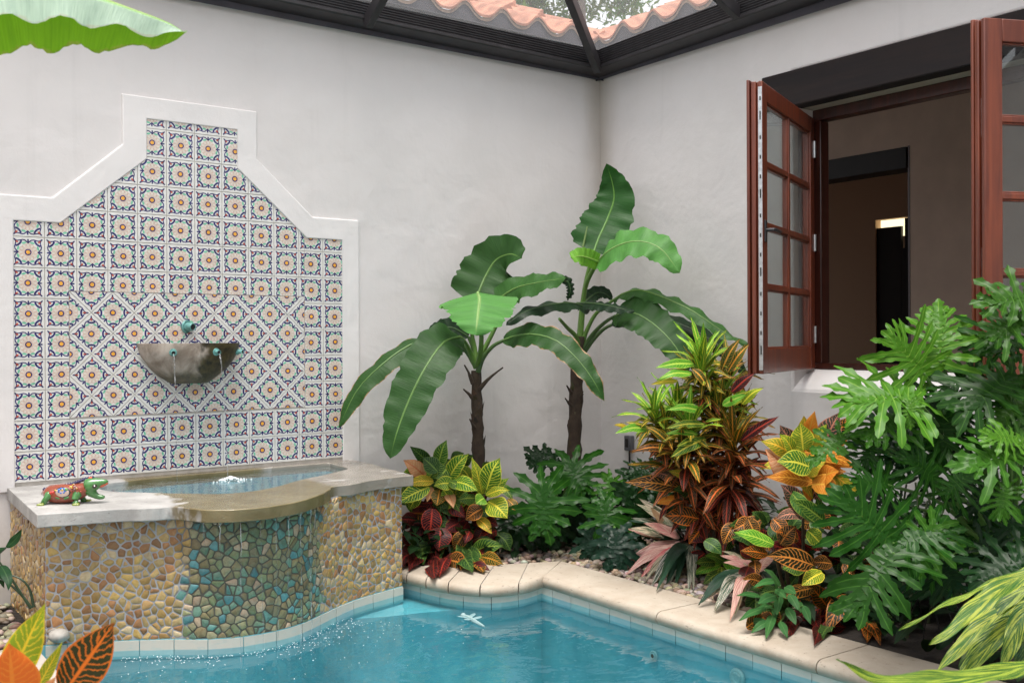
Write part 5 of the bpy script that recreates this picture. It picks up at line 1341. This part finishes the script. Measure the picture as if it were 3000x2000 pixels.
def petiole(m, a, b, r=.008, col=(.09, .19, .04), sag=.1):
    a, b = V(a), V(b); mid = a.lerp(b, .55) + ZU*(a-b).length*sag
    m.tube(catmull([a, mid, b], 9), [lerp(r*1.3, r*.75, i/8) for i in range(9)], 7, ca=col)
def philodendron(label, crown, leaves, group='philodendrons with deeply cut leaves'):
    pl = thing('philodendron', label, 'philodendron', crown, group)
    m = MB(); m.tube(catmull([V(crown), V(crown) + V((.01, .0, .10)), V(crown) + V((0, .02, .22))], 6), [.035, .036, .034, .033, .03, .02], 9, jit=.12, ca=(.07, .06, .035)); m.build('trunk', M_BARK, pl)
    for (a, da, t_, dt, nhw, col, opt) in leaves:
        A = at(*a, da); T_ = at(*t_, dt); tc = TOC(A); nh = tc*nhw[0] + ZU*nhw[1] + RX*nhw[2]
        m = MB(); philo(m, A, T_, nh, ca=jitc(col[0], .12), cb=col[1], **opt)
        lf = m.build('leaf', M_PHILO, pl, ang=None)
        m2 = MB(); petiole(m2, V(crown) + ZU*.15, A); m2.build('petiole', M_STEM, lf)
    return pl
PG = ((.013, .056, .006), (.08, .20, .03)); PL = ((.052, .150, .010), (.26, .42, .07)); PD = ((.006, .024, .006), (.03, .07, .02)); PM = ((.029, .098, .008), (.13, .28, .05)); PB = ((.009, .030, .017), (.03, .06, .035))  # PD: dark green with shade put in, for leaves low and behind
wide = dict(nl=7, wl=.085, joined=.70, wbk=1.15, wr=1.12, fold=.02, droop=.15)
philodendron('lower philodendron with flat glossy lobed leaves under the corner banana plant', at(1640, 1600, 6.3),
    [((1596, 1449), 6.0, (1588, 1562), 5.9, (.9, .6, 0), PG, dict(wide, wr=1.3, back=165)), ((1672, 1364), 6.2, (1716, 1432), 6.1, (.9, .5, 0), PG, dict(wide, wr=1.55, back=172)), ((1612, 1340), 6.4, (1545, 1345), 6.35, (.8, .7, 0), PD, wide),
     ((1610, 1500), 6.3, (1600, 1600), 6.2, (.8, .6, 0), PD, wide), ((1700, 1480), 6.35, (1680, 1580), 6.3, (.7, .6, 0), PD, wide), ((1530, 1520), 6.2, (1500, 1590), 6.1, (.7, .6, 0), PD, wide)])
philodendron('low philodendron with hanging lobed leaves between the trunk and the pink striped plant', at(1790, 1620, 6.1),
    [((1776, 1478), 5.95, (1776, 1568), 5.85, (.9, .6, 0), PG, dict(wide, wr=1.1, back=160)), ((1791, 1412), 6.1, (1806, 1462), 6.05, (.9, .5, 0), PM, dict(wide, wr=1.3, back=165)), ((1806, 1570), 5.75, (1795, 1668), 5.65, (.6, .8, 0), PB, dict(wide, wr=.95, back=140)),
     ((1850, 1450), 6.0, (1880, 1540), 5.95, (.7, .6, 0), PD, wide), ((1830, 1520), 6.0, (1870, 1600), 5.9, (.7, .7, 0), PD, wide), ((1740, 1560), 5.95, (1720, 1630), 5.9, (.7, .7, 0), PB, wide)])
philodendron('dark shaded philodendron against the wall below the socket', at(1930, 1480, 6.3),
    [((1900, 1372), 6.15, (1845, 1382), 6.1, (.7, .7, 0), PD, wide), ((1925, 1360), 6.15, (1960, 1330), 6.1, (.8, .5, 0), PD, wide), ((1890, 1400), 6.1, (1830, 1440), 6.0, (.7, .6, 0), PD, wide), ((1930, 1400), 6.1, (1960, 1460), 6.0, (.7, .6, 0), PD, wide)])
nar = dict(nl=8, wbk=.75, wl=.046, joined=.36, wr=1.1, fold=.10, droop=.20)
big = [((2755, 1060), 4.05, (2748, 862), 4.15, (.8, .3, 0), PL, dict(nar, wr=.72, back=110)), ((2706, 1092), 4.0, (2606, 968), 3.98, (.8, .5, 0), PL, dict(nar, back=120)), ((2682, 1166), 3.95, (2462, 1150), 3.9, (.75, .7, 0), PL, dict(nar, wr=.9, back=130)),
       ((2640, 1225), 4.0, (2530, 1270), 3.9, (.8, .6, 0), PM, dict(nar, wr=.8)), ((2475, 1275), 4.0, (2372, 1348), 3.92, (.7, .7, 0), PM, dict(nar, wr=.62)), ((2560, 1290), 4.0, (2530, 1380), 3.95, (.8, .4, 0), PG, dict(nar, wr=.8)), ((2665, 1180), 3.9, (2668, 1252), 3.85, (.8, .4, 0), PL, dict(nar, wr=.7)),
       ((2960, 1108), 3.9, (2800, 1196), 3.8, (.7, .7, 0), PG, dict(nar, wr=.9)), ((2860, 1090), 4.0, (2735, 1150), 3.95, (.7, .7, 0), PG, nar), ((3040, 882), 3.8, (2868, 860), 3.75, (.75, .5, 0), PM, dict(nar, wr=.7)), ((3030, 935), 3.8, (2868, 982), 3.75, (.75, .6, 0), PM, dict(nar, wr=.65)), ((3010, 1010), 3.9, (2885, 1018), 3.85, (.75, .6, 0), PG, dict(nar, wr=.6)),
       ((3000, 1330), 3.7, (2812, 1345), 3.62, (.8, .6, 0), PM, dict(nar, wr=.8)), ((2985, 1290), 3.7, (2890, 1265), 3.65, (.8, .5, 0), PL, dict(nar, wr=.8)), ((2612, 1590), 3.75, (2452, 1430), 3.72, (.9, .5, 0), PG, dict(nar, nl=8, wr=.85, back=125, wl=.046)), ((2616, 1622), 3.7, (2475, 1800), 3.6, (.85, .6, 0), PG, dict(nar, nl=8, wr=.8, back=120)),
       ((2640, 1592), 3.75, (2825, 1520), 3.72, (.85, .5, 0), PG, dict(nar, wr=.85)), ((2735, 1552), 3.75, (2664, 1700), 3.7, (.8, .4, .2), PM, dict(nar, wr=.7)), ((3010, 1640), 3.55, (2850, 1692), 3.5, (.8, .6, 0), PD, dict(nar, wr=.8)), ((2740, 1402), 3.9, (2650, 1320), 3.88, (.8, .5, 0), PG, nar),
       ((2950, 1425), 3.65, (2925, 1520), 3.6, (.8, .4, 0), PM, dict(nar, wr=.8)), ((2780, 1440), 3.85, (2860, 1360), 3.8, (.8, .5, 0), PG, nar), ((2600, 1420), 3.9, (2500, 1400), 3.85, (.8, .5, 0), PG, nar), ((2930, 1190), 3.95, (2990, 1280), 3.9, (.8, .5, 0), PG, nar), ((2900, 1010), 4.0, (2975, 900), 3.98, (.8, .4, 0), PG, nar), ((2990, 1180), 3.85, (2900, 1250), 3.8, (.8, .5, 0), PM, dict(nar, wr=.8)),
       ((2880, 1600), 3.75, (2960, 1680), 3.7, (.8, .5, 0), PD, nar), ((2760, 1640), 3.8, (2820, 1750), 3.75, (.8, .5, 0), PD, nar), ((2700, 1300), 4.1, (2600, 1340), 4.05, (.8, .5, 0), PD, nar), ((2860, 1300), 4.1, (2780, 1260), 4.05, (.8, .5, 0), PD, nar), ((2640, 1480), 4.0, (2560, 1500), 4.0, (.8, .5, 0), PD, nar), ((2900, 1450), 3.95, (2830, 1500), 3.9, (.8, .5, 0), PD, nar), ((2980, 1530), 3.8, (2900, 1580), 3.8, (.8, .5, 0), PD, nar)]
rng = random.Random(4)
for k in range(18):
    a = (rng.uniform(2560, 3020), rng.uniform(1080, 1640)); an = rng.uniform(0, 2*PI); l_ = rng.uniform(110, 170)
    if a[0] < 2700 and a[1] < 1250: continue
    if 2640 < a[0] < 2900 and 1230 < a[1] < 1400: continue
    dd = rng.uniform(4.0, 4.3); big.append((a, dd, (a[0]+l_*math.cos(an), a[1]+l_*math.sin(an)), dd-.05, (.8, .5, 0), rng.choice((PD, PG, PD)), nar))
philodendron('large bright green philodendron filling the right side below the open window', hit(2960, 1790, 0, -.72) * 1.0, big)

# ---- striped plants
def striped(label, cat, name, group, crown, specs, d, cv, s_, material=M_STRIPE, prof=LAN, up=.5):
    pl = thing(name, label, cat, crown, group)
    m = MB(); m2 = MB()
    if name == 'stromanthe':
        specs = specs + [((b[0]+random.uniform(-14, 14), b[1]+random.uniform(-20, 14)), (t_[0]+random.uniform(-26, 26), t_[1]+random.uniform(-26, 18)), w_, random.choice((PK, CM, GW, GDk, col)), bend, dd+random.uniform(.0, .08)) for b, t_, w_, col, bend, dd in specs]
    for (b, t_, w_, col, bend, dd) in specs:
        p, q = lift(xp(cv, *b, d+.04+dd), .05), lift(xp(cv, *t_, d-.05+dd)); L = (q-p).length; tc = TOC(p); nh = tc*.75 + ZU*up + RX*random.uniform(-.4, .4)
        mid = p.lerp(q, .5) + ZU*L*bend + tc*L*.04
        leaf(m, [p, mid, q], 1.3*w_/s_/FPX*d/2, nh, prof, 14, 4, random.uniform(.05, .3), .1, (L*.012, 2), ca=jitc(col[0], .12), cb=jitc(col[1], .12))
        m2.tube([V(crown) + ZU*.05, V(crown).lerp(p, .6) + ZU*.01, p], [.005, .004, .003], 6, ca=(.16, .04, .04) if name == 'stromanthe' else (.1, .2, .04))
    m2.build('stem', M_STEM, pl); m.build('foliage', material, pl, ang=None)
    return pl
PK = ((.46, .20, .19), (.60, .45, .37)); CM = ((.58, .49, .38), (.05, .12, .06)); GW = ((.02, .065, .030), (.62, .58, .50)); GDk = ((.018, .055, .032), (.035, .085, .045)); RD_ = ((.45, .06, .08), (.66, .40, .38)); TN = ((.50, .30, .18), (.58, .36, .24))
s1 = hit(*C8(450, 1020), 2, BED)
striped('pink and cream striped plant nearer the wall corner, leaves fanned to the left', 'stromanthe', 'stromanthe', 'pink striped plants along the coping', s1,
        [((330, 880), (168, 783), 34, CM, .03, .05), ((320, 900), (148, 846), 26, GW, .05, .05), ((310, 930), (135, 890), 34, CM, .03, 0), ((360, 930), (203, 868), 42, PK, .02, -.03), ((300, 890), (232, 800), 36, TN, .02, .02), ((360, 950), (80, 1082), 34, PK, .08, -.05), ((370, 955), (140, 1015), 32, PK, .06, -.02), ((370, 965), (112, 1102), 38, PK, .08, -.06), ((390, 975), (235, 1148), 40, GW, .10, -.08), ((380, 970), (180, 1120), 30, RD_, .08, -.03), ((420, 975), (400, 1165), 36, GW, .12, -.05), ((400, 980), (300, 1145), 40, GDk, .12, -.03), ((410, 970), (340, 1150), 36, GDk, .12, 0), ((430, 970), (440, 1130), 36, GDk, .1, .02), ((420, 900), (340, 860), 30, RD_, .03, .05), ((450, 900), (530, 930), 30, RD_, .03, .05), ((400, 960), (200, 1060), 34, CM, .1, 0), ((380, 940), (250, 960), 36, GDk, .05, .03), ((400, 1000), (260, 1090), 34, PK, .08, .0)], (s1-CAM).dot(FW)-.26, C8, 1.4936)
s2 = hit(*C8(740, 1170), 2, BED)
striped('pink and green striped plant with leaves lying over the coping beside the small green shrub', 'stromanthe', 'stromanthe', 'pink striped plants along the coping', s2,
        [((640, 1080), (440, 1228), 40, GDk, .12, -.03), ((660, 1090), (512, 1258), 40, GW, .12, -.05), ((680, 1090), (580, 1296), 40, PK, .14, -.08), ((690, 1090), (615, 1215), 36, CM, .1, -.02), ((660, 1050), (535, 1010), 26, PK, .04, .04), ((680, 1060), (550, 1040), 30, PK, .03, .03), ((700, 1060), (620, 1030), 34, PK, .03, .0), ((700, 1070), (770, 1030), 40, PK, .03, 0), ((700, 1080), (640, 1160), 44, PK, .06, 0), ((650, 1090), (480, 1180), 36, GDk, .1, .03), ((720, 1090), (700, 1250), 36, GW, .1, .0), ((720, 1080), (780, 1200), 40, GDk, .1, .02)], (s2-CAM).dot(FW)-.24, C8, 1.4936)
# glossy lance-leaved shrub leaning over the coping
s3 = hit(*C8(830, 1290), 2, BED)
sp3 = [((800, 1140), (730, 1068), 34), ((715, 1190), (608, 1185), 22), ((780, 1185), (702, 1222), 36), ((735, 1240), (618, 1296), 30), ((800, 1200), (760, 1085), 24), ((800, 1190), (785, 1272), 30), ((740, 1300), (650, 1302), 24), ((745, 1300), (672, 1350), 26), ((770, 1270), (738, 1376), 30), ((800, 1300), (832, 1372), 26), ((830, 1240), (870, 1315), 30), ((880, 1210), (890, 1262), 24), ((900, 1230), (935, 1312), 26), ((840, 1180), (880, 1250), 30), ((760, 1230), (700, 1250), 24), ((780, 1160), (830, 1200), 26), ((760, 1240), (780, 1300), 30), ((820, 1150), (870, 1180), 30), ((790, 1120), (680, 1150), 26)]
striped('small green shrub with plain lance leaves leaning over the coping', 'shrub', 'lance_leaf_shrub', None, s3, [(b, t_, w_*1.05, ((.045, .14, .04), (.12, .24, .08)), .05, random.uniform(-.08, .05)) for b, t_, w_ in sp3], (s3-CAM).dot(FW)-.26, C8, 1.4936, M_PLAIN)
# variegated ginger at lower right
GI = ((.030, .105, .012), (.38, .43, .05)); GI2 = ((.022, .075, .015), (.32, .37, .06)); GI3 = ((.02, .05, .015), (.10, .13, .04))
gi = thing('shell_ginger', 'yellow and green striped ginger arching in from the bottom right corner', 'ginger plant', at(3150, 2300, 2.9))
m = MB(); m2 = MB()
for ct, w_, col, nhw in [([(1900, 770, 3.0), (1700, 862, 2.95), (1400, 1000, 2.88), (1180, 1110, 2.82), (998, 1218, 2.78)], 36, GI, (.5, .9, 0)), ([(1960, 800, 2.8), (1780, 870, 2.78), (1560, 1030, 2.72), (1370, 1200, 2.68), (1205, 1312, 2.66)], 120, GI, (.7, .7, -.2)), ([(2000, 1400, 2.2), (1700, 1495, 2.15), (1300, 1540, 2.1), (850, 1535, 2.06), (572, 1408, 2.04)], 105, GI, (.8, .6, 0)),
                         ([(1960, 960, 2.9), (1700, 1080, 2.88), (1480, 1260, 2.84), (1250, 1500, 2.8)], 110, GI, (.8, .3, -.2)), ([(1980, 1080, 2.85), (1760, 1180, 2.82), (1560, 1340, 2.8), (1380, 1560, 2.78)], 120, GI2, (.8, .3, 0)), ([(1950, 980, 2.75), (1830, 1120, 2.72), (1760, 1300, 2.7), (1690, 1480, 2.7)], 110, GI2, (.8, .2, .2)), ([(1980, 1130, 2.95), (1760, 1200, 2.95), (1560, 1300, 2.95), (1400, 1470, 2.95)], 130, GI3, (.8, .3, 0)),
                         ([(1960, 1050, 3.0), (1780, 1060, 3.0), (1620, 1110, 3.0), (1480, 1170, 3.0)], 60, GI3, (.6, .7, 0)), ([(1950, 1200, 2.7), (1880, 1300, 2.7), (1840, 1420, 2.7), (1800, 1560, 2.7)], 110, GI3, (.8, .2, .2)), ([(1990, 900, 2.9), (1830, 950, 2.9), (1640, 1100, 2.88), (1470, 1290, 2.86)], 70, GI2, (.7, .5, 0)), ([(1960, 1000, 2.78), (1700, 1230, 2.78), (1520, 1420, 2.76), (1400, 1600, 2.76)], 90, GI, (.8, .3, .1))]:
    pts = [xp(CQ, *q) for q in ct]; tc = TOC(pts[2]); nh = tc*nhw[0] + ZU*nhw[1] + RX*nhw[2]
    leaf(m, pts, 1.25*w_/2.306/FPX*ct[1][2]/2, nh, lambda u: LAN(u)**.8, 26, 4, .22, .1, (.006, 3), ca=jitc(col[0], .1), cb=jitc(col[1], .1))
    m2.tube(catmull([at(3150, 2300, 2.9), at(3150, 1900, 2.9), pts[0]], 8), [.010 - .0006*i for i in range(8)], 7, ca=(.10, .18, .04))
m2.build('stem', M_STEM, gi); m.build('foliage', M_STRIPE, gi, ang=None)
# near-black leaves added low in the bed to stand in for shade
def undergrowth(label, loc, box, n_, seed, hgt, ln):
    du = thing('shade_fill_leaves', label, 'shrub', loc)
    m = MB(); rng = random.Random(seed); x0, x1, y0, y1 = box
    for k in range(n_):
        p = V((rng.uniform(x0, x1), rng.uniform(y0, y1), BED + rng.uniform(0, hgt)))
        if p.x < -.7 and p.z > -.35: p.x = -.5
        a = rng.uniform(0, 2*PI); L = rng.uniform(*ln); d = V((math.cos(a), math.sin(a), rng.uniform(-.5, .6))); q = p + d*L
        q.x = min(q.x, -.03); q.y = min(q.y, -.03); q.z = max(q.z, BED+.02)
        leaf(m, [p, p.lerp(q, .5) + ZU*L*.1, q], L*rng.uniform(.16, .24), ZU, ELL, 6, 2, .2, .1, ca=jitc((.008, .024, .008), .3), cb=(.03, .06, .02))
    m.build('foliage', M_PLAIN, du, ang=None)
    for k in range(14):
        p = V((rng.uniform(x0+.05, x1-.05), rng.uniform(y0+.05, y1-.05), BED)); m = MB(); m.tube([p, p + V((rng.uniform(-.05, .05), rng.uniform(-.05, .05), hgt*.45)), p + V((rng.uniform(-.1, .1), rng.uniform(-.1, .1), hgt*.85))], [.008, .007, .005], 6, ca=(.05, .07, .03)); m.build('stem', M_STEM, du)
undergrowth('dark undergrowth made near-black and denser as shade beneath the large philodendron', hit(2850, 1760, 0, -.55), (-1.17, -.1, -4.4, -2.5), 460, 8, .72, (.12, .22))
undergrowth('near-black leaves added as bed shade at the foot of the tall croton along the house wall', (-.5, -1.9, BED), (-.82, -.1, -3.0, -1.1), 560, 9, .40, (.10, .18))
undergrowth('near-black leaves added as bed shade around the banana trunks in the wall corner', (-.9, -.45, BED), (-1.98, -.15, -.72, -.1), 420, 10, .26, (.08, .15))
# wire hoop edging
hp_ = thing('wire_edging', 'thin black wire hoops at the bed edge near the right corner', 'garden edging', hit(2700, 1850, 2, BED))
m = MB()
for k in range(4):
    c = hit(2640 + 45*k, 1830 + 22*k, 2, BED); P = [c + V((0, -.11*math.cos(t_), .20*math.sin(t_))) for t_ in [PI*i/12 for i in range(13)]]; m.tube(P, .003, 6)
m.build('hoops', M_BLACK, hp_)
# plant at the left end of the fountain
le = thing('lily_plant', 'dark green strap leaved plant beside the left end of the fountain', 'plant', (-4.08, -.52, BED))
CL = conv(0, 1500, 3.136); m = MB(); ld = (V((-4.08, -.52, -.4))-CAM).dot(FW)
for ct, w_ in [([(60, 320, 0), (120, 270, 0), (170, 210, 0), (200, 150, 0)], 80), ([(90, 575, 0), (60, 560, 0), (20, 530, 0), (-60, 470, 0)], 60), ([(10, 490, 0), (50, 560, -.05), (80, 640, -.08), (75, 720, -.1)], 100), ([(-100, 420, 0), (-40, 360, 0), (10, 340, 0), (60, 320, 0)], 60), ([(-150, 600, 0), (-60, 540, 0), (0, 600, 0), (40, 700, 0)], 80)]:
    pts = [xp(CL, x, y, ld+dz) for x, y, dz in ct]; leaf(m, pts, w_/3.136/FPX*ld/2, TOC(pts[0]) + ZU*.4, LAN, 10, 3, .15, .1, (.003, 2), ca=jitc((.018, .055, .022), .2), cb=(.08, .16, .06))
for ct in ([(310, 870), (270, 700), (190, 610), (90, 575)], [(290, 880), (200, 760), (60, 640), (-60, 600)], [(280, 880), (100, 600), (-20, 420), (60, 320)]):
    m2 = MB(); m2.tube(catmull([xp(CL, x, y, ld) for x, y in ct], 9), [.007 - .0004*i for i in range(9)], 6, ca=(.03, .06, .03)); m2.build('stem', M_STEM, le)
m.build('foliage', M_PLAIN, le, ang=None)

# ---- river pebbles over the bed
m = MB(); rng = random.Random(21)
def inside(x, y, P):
    c = False
    for i in range(len(P)):
        (a, b), (d, e) = P[i-1], P[i]
        if (b > y) != (e > y) and x < (d-a)*(y-b)/(e-b)+a: c = not c
    return c
beds = [[(-2.1, -.55)] + [(x+.01, y+.02) for x, y in BACK_B[1:]] + [(-1.19, -1.2), (-.1, -1.2), (-.1, -.05), (-2.1, -.05)], [(-1.19, -1.2), (-1.19, -2.6), (-.85, -2.6), (-.6, -1.2)], [(-4.75, -1.75), (-4.32, -1.9), (-4.28, -.99), (-4.0, -.97), (-3.96, -.02), (-4.75, -.02)]]
tot = 0
for bi, (bed, cnt) in enumerate(zip(beds, (1500, 700, 800))):
    xs = [p[0] for p in bed]; ys_ = [p[1] for p in bed]; k = 0
    while k < cnt:
        x, y = rng.uniform(min(xs), max(xs)), rng.uniform(min(ys_), max(ys_))
        if not inside(x, y, bed): continue
        k += 1; r = rng.uniform(.011, .026); R = Matrix.Rotation(rng.uniform(0, 6), 3, 'Z') @ Matrix.Rotation(rng.uniform(-.5, .5), 3, 'X')
        c = rng.choice(((.26, .20, .14), (.36, .29, .22), (.19, .14, .10), (.30, .24, .19), (.16, .13, .11), (.44, .37, .29)))
        m.blob((x, y, BED + r*.3 + rng.uniform(0, .015)), (r*rng.uniform(1, 1.5), r, r*.7), R, n=8, h=5, jit=.06, ca=[q*rng.uniform(.8, 1.15) for q in c])
p = hit(*CL(510, 1160), 2, BED)
m.build('river_pebbles', M_GRAVEL, kind='stuff', label='smooth tan river pebbles covering the planting bed', cat='pebbles', ang=None)
t = thing('boulder', 'pale rounded stone at the pool edge behind the foreground croton', 'stone', p)
m = MB(); m.blob(p + V((0, 0, .04)), (.045, .04, .03), n=14, h=8, jit=.05, ca=(.36, .33, .29)); m.blob(p + V((.0, -.07, .03)), (.045, .04, .03), n=14, h=8, jit=.05, ca=(.46, .43, .39)); m.build('stone', M_GRAVEL, t, ang=None)

# ---- trees beyond the roofs
def tree(label, px, py, dist, rx, rz, n_, col, group='trees beyond the tiled roofs'):
    c = at(px, py, dist); base = V((c.x, c.y, BED)); t = thing('tree', label, 'tree', base, group); rng = random.Random(int(px))
    m = MB(); m.tube(catmull([base, base + V((.1, .1, c.z*.4)), V((c.x, c.y, c.z)), V((c.x-.2, c.y, c.z+rz*.7))], 12), [.22-.015*i for i in range(12)], 10, jit=.08, ca=(.16, .13, .11))
    cl = []
    for k in range(26):
        a, e = rng.uniform(0, 2*PI), rng.uniform(-.9, 1.2); rr = rng.uniform(.45, 1); q = c + V((math.cos(a)*math.cos(e)*rx*rr, math.sin(a)*math.cos(e)*rx*rr, math.sin(e)*rz*rr)); cl.append(q)
        m.tube(catmull([c + V((0, 0, -rz*.6)), c.lerp(q, .5) + V((0, 0, -.1)), q], 7), [.07, .05, .04, .03, .02, .015, .01], 6, ca=(.16, .13, .11))
    m.build('trunk', M_BARK, t)
    m = MB()
    for k in range(n_):
        q = rng.choice(cl) + V((rng.gauss(0, .26), rng.gauss(0, .26), rng.gauss(0, .20)))*rx*.55; s_ = rng.uniform(.035, .085); d = V((rng.gauss(0, 1), rng.gauss(0, 1), rng.gauss(-.3, .7))).normalized(); nn = V((rng.gauss(0, 1), rng.gauss(0, 1), 1.2)); nn = (nn - d*nn.dot(d)).normalized(); e = d.cross(nn)
        cc = [x*rng.uniform(.75, 1.25) for x in col]; r = rng.random()
        i = [m.vert(q, lp=(0, 0, r), ca=cc, cb=cc), m.vert(q + d*s_ + e*s_*.35, lp=(.5, 1, r), ca=cc, cb=cc), m.vert(q + d*s_*2.1, lp=(1, 0, r), ca=cc, cb=cc), m.vert(q + d*s_ - e*s_*.35, lp=(.5, -1, r), ca=cc, cb=cc)]
        m.face(i)
    m.build('crown', M_TREELEAF, t, ang=None)
tree('large pale green tree above the roof corner, seen through the screen', 1690, -150, 13, 1.35, 1.1, 9000, (.13, .22, .07))
tree('smaller tree just left of the large tree, above the clay tiles', 1350, -110, 14, .75, .62, 3600, (.13, .23, .06))

# =================================================================== LIGHT, SKY, CAMERA
EL, AZ = rad(75), rad(218)
wld = bpy.data.worlds.new('World'); sc.world = wld; wld.use_nodes = True
nt = wld.node_tree; nt.nodes.clear()
sky = nt.nodes.new('ShaderNodeTexSky'); sky.sky_type = 'NISHITA'; sky.sun_disc = False; sky.sun_elevation = EL; sky.sun_rotation = AZ
sky.air_density = 1.0; sky.dust_density = 9.0; sky.ozone_density = 1.0; sky.altitude = 0
bg = nt.nodes.new('ShaderNodeBackground'); bg.inputs['Strength'].default_value = .13
wo = nt.nodes.new('ShaderNodeOutputWorld'); hsv = nt.nodes.new('ShaderNodeHueSaturation'); hsv.inputs['Saturation'].default_value = .3; hsv.inputs['Value'].default_value = 1.0   # overcast: most of the blue is gone
nt.links.new(sky.outputs[0], hsv.inputs['Color']); cl = nt.nodes.new('ShaderNodeMix'); cl.data_type = 'RGBA'; cl.inputs[0].default_value = .55; cl.inputs[7].default_value = (6.4, 6.4, 6.6, 1)   # thin bright cloud
nt.links.new(hsv.outputs[0], cl.inputs[6]); nt.links.new(cl.outputs[2], bg.inputs[0]); nt.links.new(bg.outputs[0], wo.inputs[0])
su = bpy.data.lights.new('sun', 'SUN'); su.energy = 1.85; su.angle = rad(26); su.color = (1, .95, .88)
so = bpy.data.objects.new('sun', su); COL.objects.link(so)
dirv = V((math.sin(AZ)*math.cos(EL), math.cos(AZ)*math.cos(EL), math.sin(EL)))
so.rotation_euler = dirv.to_track_quat('Z', 'Y').to_euler(); so.location = dirv*20

cd = bpy.data.cameras.new('camera'); co = bpy.data.objects.new('camera', cd); COL.objects.link(co)
cd.sensor_width = 36; cd.lens = FPX/3000*36; cd.clip_start = .05; cd.clip_end = 500
co.matrix_world = Matrix(((RX.x, UP.x, -FW.x, CAM.x), (RX.y, UP.y, -FW.y, CAM.y), (RX.z, UP.z, -FW.z, CAM.z), (0, 0, 0, 1)))
cd.dof.use_dof = True; cd.dof.focus_distance = 5.9; cd.dof.aperture_fstop = 7.1
sc.camera = co
sc.view_settings.view_transform = 'Standard'; sc.view_settings.look = 'None'; sc.view_settings.gamma = 1
sc.view_settings.exposure = .92
sc.cycles.use_denoising = True
sc.cycles.max_bounces = 10; sc.cycles.transparent_max_bounces = 24; sc.cycles.diffuse_bounces = 5
